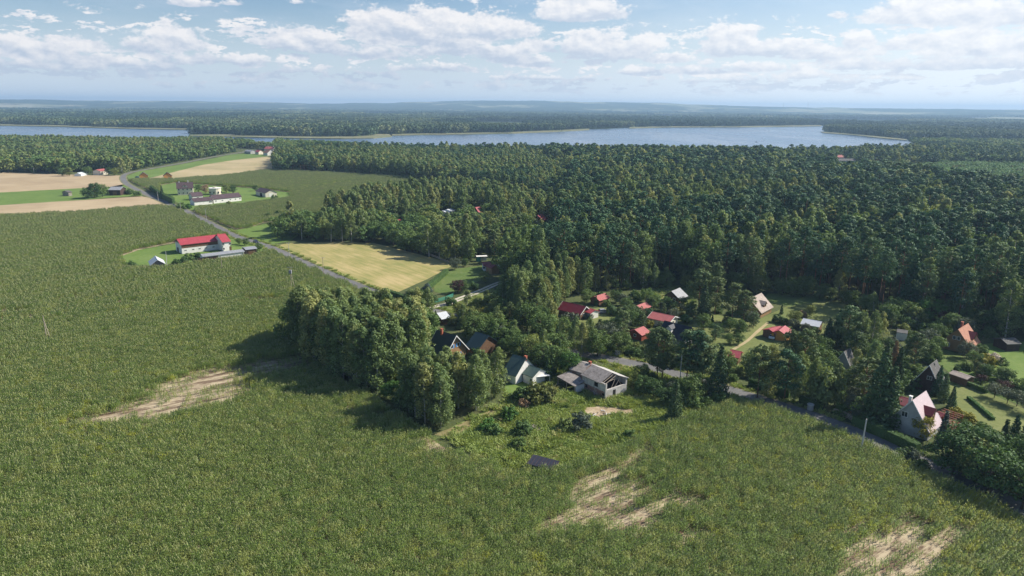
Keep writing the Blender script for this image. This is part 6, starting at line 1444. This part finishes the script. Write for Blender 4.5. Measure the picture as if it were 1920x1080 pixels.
# ---- woods beyond the lake: patches of crowns
def patch(size, n, cr, hh, leaf, seed):
    g = np.random.default_rng(seed); k = int(math.sqrt(n)) + 1
    xy = (np.stack(np.meshgrid(np.arange(k), np.arange(k)), -1).reshape(-1, 2) + g.uniform(.1, .9, (k * k, 2))) / k * size - size / 2
    H = hh * g.uniform(.75, 1.15, len(xy)); rad = cr * g.uniform(.8, 1.25, len(xy))
    Cn = []; Nn = []
    for (x, y), h_, r in zip(xy, H, rad):
        d = unit(22, g); d[:, 2] = np.abs(d[:, 2])
        Cn.append(np.c_[x + d[:, 0] * r, y + d[:, 1] * r, h_ - r * 1.6 + d[:, 2] * r * 1.6]); Nn.append(d + unit(22, g) * .5)
        d = unit(5, g); Cn.append(np.c_[x + d[:, 0] * r * .6, y + d[:, 1] * r * .6, h_ * g.uniform(.2, .5, 5)]); Nn.append(d)
    V, F = cards(np.concatenate(Cn), np.concatenate(Nn), cr * 1.1, g, .8)
    return np_mesh('canopy', V, F, [M[leaf]])


PP = [patch(60, 36, 4.6, 17, 'far_leaf', 1), patch(60, 36, 4.6, 17, 'far_leaf', 2), patch(60, 42, 3.8, 18, 'far_pine', 3), patch(60, 42, 3.8, 18, 'far_pine', 4)]
LK = rag(LAKE, amp=6, step=30)
shore = np.r_[LK, LK[:1]]


def canopy(r0, r1, step, scale, seed, clear):
    X_, Y_ = np.meshgrid(np.arange(-r1 * .82, r1 * .82, step), np.arange(r0 * .7, r1, step))
    P = np.c_[X_.ravel(), Y_.ravel()] + rng.uniform(-.2, .2, (X_.size, 2)) * step
    D = np.hypot(*P.T); P = P[(D >= r0) & (D < r1)]
    P = P[in_view(P, 20, 250)]
    dn = fbm(P[:, 0] * .0011 + 9, P[:, 1] * .0016 + 4, seed, 4)
    P = P[dn < clear]
    P = P[~inside(P, LK)]
    if r0 < 4000: P = P[seg_dist(P, shore) > 26 * scale]
    return P, np.full(len(P), scale)


beyond = [(-900, 262), (-300, 252), (0, 246), (352, 256), (356, 256), (540, 262), (700, 275), (1100, 290), (1700, 296), (1830, 276), (2400, 286), (2400, 330), (3200, 340), (3200, 210.5), (-900, 185)]
P1, s1 = canopy(1150, 3600, 54, 1.0, 41, .62)
near_land = G([(-900, 460), (-900, 262), (0, 258), (352, 262), (560, 272), (740, 282), (1300, 290), (1700, 288), (1760, 262), (2600, 275), (2600, 460)])
px1 = project(P1)
P1 = P1[~inside(P1, near_land)]
P2, s2 = canopy(3600, 7500, 130, 2.4, 42, .55)
P3, s3 = canopy(7500, 9000, 230, 4.0, 43, .50)
PA = np.concatenate([P1, P2, P3]); s = np.concatenate([np.full(len(P1), 1.0), np.full(len(P2), 2.4), np.full(len(P3), 6.0)])
zs = np.where(s < 2, 1.0, np.where(s < 4, 1.15, 1.3)) * (.85 + .4 * fbm(PA[:, 0] * .002, PA[:, 1] * .002, 77, 3))
kd = (fbm(PA[:, 0] * .0014, PA[:, 1] * .0014, 55, 3) > .52).astype(int) * 2 + rng.integers(0, 2, len(PA))
gn_scatter('far_forest', 'endless woods beyond the lake fading into the haze', 'forest', PP, np.c_[PA, np.full(len(PA), -.3)], rng.integers(0, 4, len(PA)) * math.pi / 2, np.c_[s, s, zs], kd)

# ------------------------------------------------------------------ corn
ROW = 0.58          # direction of the sowing rows
def corn_patch(size, rows, per, seed, h=2.35, leafw=.085, nl=7, mats=('corn_leaf', 'tassel')):
    """a few sown rows of maize, rows along local x"""
    g = np.random.default_rng(seed); Vs = []; Fs = []; Mi = []; o = 0
    for r_ in range(rows):
        for i in range(per):
            x = (i + g.uniform(.1, .9)) / per * size - size / 2; y = (r_ + .5) / rows * size - size / 2 + g.normal(0, .05)
            H = h * g.uniform(.84, 1.1); az0 = g.uniform(0, 6.28)
            for k in range(nl):
                z = H * (.22 + .66 * k / nl); az = az0 + math.pi * k + g.normal(0, .6); l = g.uniform(.5, .8) * (1.1 - .4 * k / nl)
                d = np.array([math.cos(az), math.sin(az), 0]); s_ = np.array([-d[1], d[0], 0]) * leafw / 2
                p0 = np.array([x, y, z]); p1 = p0 + d * l * .5 + [0, 0, l * .5]; p2 = p1 + d * l * .5 + [0, 0, -l * g.uniform(.0, .5)]
                Vs += [p0 - s_ * .6, p0 + s_ * .6, p1 + s_, p1 - s_, p2 + s_ * .3, p2 - s_ * .3]
                Fs += [(o, o + 1, o + 2, o + 3), (o + 3, o + 2, o + 4, o + 5)]; Mi += [0, 0]; o += 6
            w = .03 * leafw / .085; zt = H * .86
            Vs += [(x - w, y, zt - H * .7), (x + w, y, zt - H * .7), (x + w, y, zt + .1), (x - w, y, zt + .1)]; Fs.append((o, o + 1, o + 2, o + 3)); Mi.append(0); o += 4
            a_ = g.uniform(0, 3.14); q = np.array([math.cos(a_), math.sin(a_), 0]) * .06 * leafw / .085; b = np.array([x, y, zt]); tp = b + [g.normal(0, .06), g.normal(0, .06), .38]
            Vs += [b - q * .3, b + q * .3, tp + q, tp - q]; Fs.append((o, o + 1, o + 2, o + 3)); Mi.append(1); o += 4
    return np_mesh('corn_plants', np.array(Vs), np.array(Fs), [M[mats[0]], M[mats[1]]], Mi)


CP = [corn_patch(1.5, 2, 8, s_) for s_ in range(5)]                                      # 0-4 dense
CP += [corn_patch(1.5, 2, 2, 20 + s_, 1.35) for s_ in range(3)]                          # 5-7 thin, low
CP += [corn_patch(1.5, 2, 7, 30 + s_, 2.1, mats=('corn_leaf_yellow', 'tassel')) for s_ in range(2)]   # 8-9 yellow
CP += [corn_patch(2.6, 3, 10, 40 + s_, 2.4, .115, 5) for s_ in range(4)]                  # 10-13 far


def corn(poly, holes, name, label):
    W = FIELDS[poly]
    lo, hi = W.min(0), W.max(0)
    lo = np.maximum(lo, [-420, 60]); hi = np.minimum(hi, [420, 900])
    out = []
    for (d0, d1, st, far) in ((0, 260, 1.5, 0), (260, 1400, 2.6, 1)):
        ca, sa = math.cos(ROW), math.sin(ROW)
        X_, Y_ = np.meshgrid(np.arange(-700, 1000, st), np.arange(-700, 1000, st))
        P = np.c_[X_.ravel(), Y_.ravel()]; P[:, 0] += rng.uniform(-.3, .3, len(P)) * st; P[:, 1] += rng.uniform(-.05, .05, len(P)) * st
        P = P @ np.array([[ca, sa], [-sa, ca]])
        P = P[(P[:, 0] > lo[0]) & (P[:, 0] < hi[0]) & (P[:, 1] > lo[1]) & (P[:, 1] < hi[1])]
        D = np.hypot(*P.T); P = P[(D >= d0) & (D < d1)]
        P = P[in_view(P, 2, 70)]; P = P[inside(P, W)]
        if len(P) == 0: continue
        P = P[seg_dist(P, road_q) > 4.2]
        px = project(P)
        # bare and thin places: streaks along the sowing
        u, v = P[:, 0] * ca + P[:, 1] * sa, -P[:, 0] * sa + P[:, 1] * ca
        st_n = fbm(u * .05, v * .33, 61, 4); sp_n = fbm(u * .35, v * .6, 65, 3)
        bare = np.zeros(len(P))
        for (cx, cy, rx, ry, an, am) in SPARSE:
            a_ = math.radians(an); dx_, dy_ = px[:, 0] - cx, px[:, 1] - cy
            uu = (dx_ * math.cos(a_) + dy_ * math.sin(a_)) / rx; vv = (-dx_ * math.sin(a_) + dy_ * math.cos(a_)) / ry
            bare = np.maximum(bare, am * np.exp(-(uu * uu + vv * vv) ** 1.3))
        thin = bare * 1.25 + (st_n - .5) * 1.5 * np.clip(bare * 3, 0, 1) + (sp_n - .5) * .25
        for hx in holes: P_in = inside(P, FIELDS[hx]); thin = np.where(P_in, 9, thin)
        u_ = rng.uniform(0, 1, len(P))
        okk = thin < 1.5 + (u_ - .9) * .9
        drop = (thin > .55) & (u_ < (thin - .55) * 1.15)
        okk &= ~drop
        ye = fbm(P[:, 0] * .03, P[:, 1] * .03, 71, 3)
        yel = np.zeros(len(P))
        for (cx, cy, rx, ry, am) in YELLOW: yel = np.maximum(yel, am * np.exp(-(((px[:, 0] - cx) / rx) ** 2 + ((px[:, 1] - cy) / ry) ** 2)))
        isy = rng.uniform(0, 1, len(P)) < yel * .9 + np.clip(ye - .62, 0, 1) * .8
        idx = rng.integers(0, 5, len(P)) if not far else rng.integers(10, 14, len(P))
        idx = np.where(isy & (not far), rng.integers(8, 10, len(P)), idx)
        idx = np.where((thin > .30 + .2 * rng.uniform(0, 1, len(P))) & (not far), rng.integers(5, 8, len(P)), idx)
        hs = (1.0 - .30 * np.clip(thin - .1, 0, 1)) * rng.uniform(.86, 1.12, len(P)) * (.80 + .22 * fbm(P[:, 0] * .08, P[:, 1] * .08, 91, 2) + .26 * fbm(P[:, 0] * .33, P[:, 1] * .33, 95, 2))
        out.append((P[okk], hs[okk], idx[okk]))
    P = np.concatenate([o_[0] for o_ in out]); hs = np.concatenate([o_[1] for o_ in out]); idx = np.concatenate([o_[2] for o_ in out])
    ws = rng.uniform(.9, 1.15, len(P))
    gn_scatter(name, label, 'corn', CP, np.c_[P, np.zeros(len(P))], ROW + rng.integers(0, 2, len(P)) * math.pi + rng.normal(0, .03, len(P)), np.c_[ws, ws * 0 + 1, hs], idx)


SPARSE = [(310, 762, 120, 30, -16, 1.0), (395, 718, 90, 25, -14, 1.0), (230, 785, 110, 14, -8, .8), (420, 745, 70, 20, -20, .9), (500, 690, 110, 22, -8, .75), (1130, 945, 110, 36, -22, .74), (1120, 905, 90, 16, -25, .62), (1190, 980, 60, 25, -15, .75),
          (1285, 945, 60, 14, 0, .7), (1690, 1040, 115, 50, -18, .74), (1600, 1000, 40, 14, -35, .75), (1720, 990, 60, 16, 0, .55), (820, 838, 70, 20, 8, .6), (680, 775, 60, 12, 5, .5), (250, 572, 60, 5, -4, .75), (500, 566, 60, 4, 0, .5), (630, 345, 50, 4, 0, .8), (590, 352, 60, 3, -5, .8), (720, 350, 30, 3, 0, .5), (1300, 1010, 60, 16, 0, .35), (60, 590, 80, 5, -3, .5), (1190, 865, 50, 10, -30, .6)]
YELLOW = [(1640, 990, 120, 45, .6), (1850, 960, 140, 45, .9), (1500, 930, 240, 110, .15), (1300, 830, 200, 70, .18), (1720, 890, 160, 40, .35), (900, 1080, 130, 50, .15), (200, 700, 300, 50, .15), (450, 650, 150, 30, .3), (1800, 1060, 150, 60, .45), (170, 800, 160, 60, .3)]
corn('cornfield_soil', ['barn_lawn', 'meadow'], 'corn_crop', 'tall green corn of the wide near field')
corn('back_cornfield_soil', ['farm_lawn'], 'back_corn_crop', 'tall green corn beyond the road and round the white farm')

# ------------------------------------------------------------------ tall weeds and tufts
def tuft(n, h, size, seed, w=.05):
    g = np.random.default_rng(seed); x, y = g.uniform(-size / 2, size / 2, (2, n)); az = g.uniform(0, 6.28, n); H = h * g.uniform(.5, 1.2, n); ln = g.normal(0, .75, (n, 2)) * H[:, None]
    s_ = np.c_[np.cos(az), np.sin(az), np.zeros(n)] * w; b = np.c_[x, y, np.zeros(n)]; t = b + np.c_[ln, H]
    V = np.stack([b - s_, b + s_, t + s_ * .4, t - s_ * .4], 1).reshape(-1, 3)
    return np_mesh('weeds', V, np.arange(4 * n).reshape(n, 4), [M['meadow_blade']])


TP = [tuft(70, .38, 1.6, 1, .10), tuft(70, .55, 1.6, 2, .10), tuft(50, .22, 1.6, 3, .12), tuft(60, .8, 1.2, 4, .09)]
WD = []
for poly, st, n0 in ((FIELDS['meadow'], 1.15, 1.0),):
    Q = scatter(poly, st, seed=99); Q = Q[free_of_buildings(Q, .3) & (~inside(Q, FIELDS['sand_patch'])) & ((~inside(Q, FIELDS['dry_edge'])) | (rng.uniform(0, 1, len(Q)) < .4))]; WD.append((Q, fbm(Q[:, 0] * .15, Q[:, 1] * .15, 5, 3)))
gz = G([(930, 700), (1050, 690), (1240, 690), (1400, 745), (1340, 775), (1200, 760), (1110, 752), (1030, 740), (945, 740)])
Q = scatter(gz, 1.5, seed=98); Q = Q[free_of_buildings(Q, .3) & (seg_dist(Q, road_q) > 3.2) & ~inside(Q, FIELDS['back_garden'])]; WD.append((Q, fbm(Q[:, 0] * .15, Q[:, 1] * .15, 5, 3) + .08))
# verges of the road
V_ = []
for a, b in zip(road_q[:-1], road_q[1:]):
    if np.hypot(*a) > 420: continue
    L = np.hypot(*(b - a)); d = (b - a) / L; nn = np.array([-d[1], d[0]])
    for s in (-1, 1):
        u = rng.uniform(0, L, int(L * .9)); V_.append(a + d * u[:, None] + nn * (s * rng.uniform(2.9, 4.3, len(u)))[:, None])
Q = np.concatenate(V_); WD.append((Q, rng.uniform(.3, .7, len(Q))))
for nm_ in ('driveway_verge', 'clearing_lawn', 'roadside_lawn'):
    Q = scatter(FIELDS[nm_], 2.2, seed=95); Q = Q[free_of_buildings(Q, .3)]; WD.append((Q, np.full(len(Q), .2)))
P = np.concatenate([w_[0] for w_ in WD]); f = np.concatenate([w_[1] for w_ in WD])
idx = np.where(f > .60, 3, np.where(f > .5, 1, np.where(f > .36, 0, 2)))
gn_scatter('weeds', 'grass tufts and tall weeds of the meadow and the road verges', 'weeds', TP, np.c_[P, np.zeros(len(P))], rng.uniform(0, 6.28, len(P)), np.repeat(rng.uniform(.7, 1.3, len(P))[:, None], 3, 1), idx)
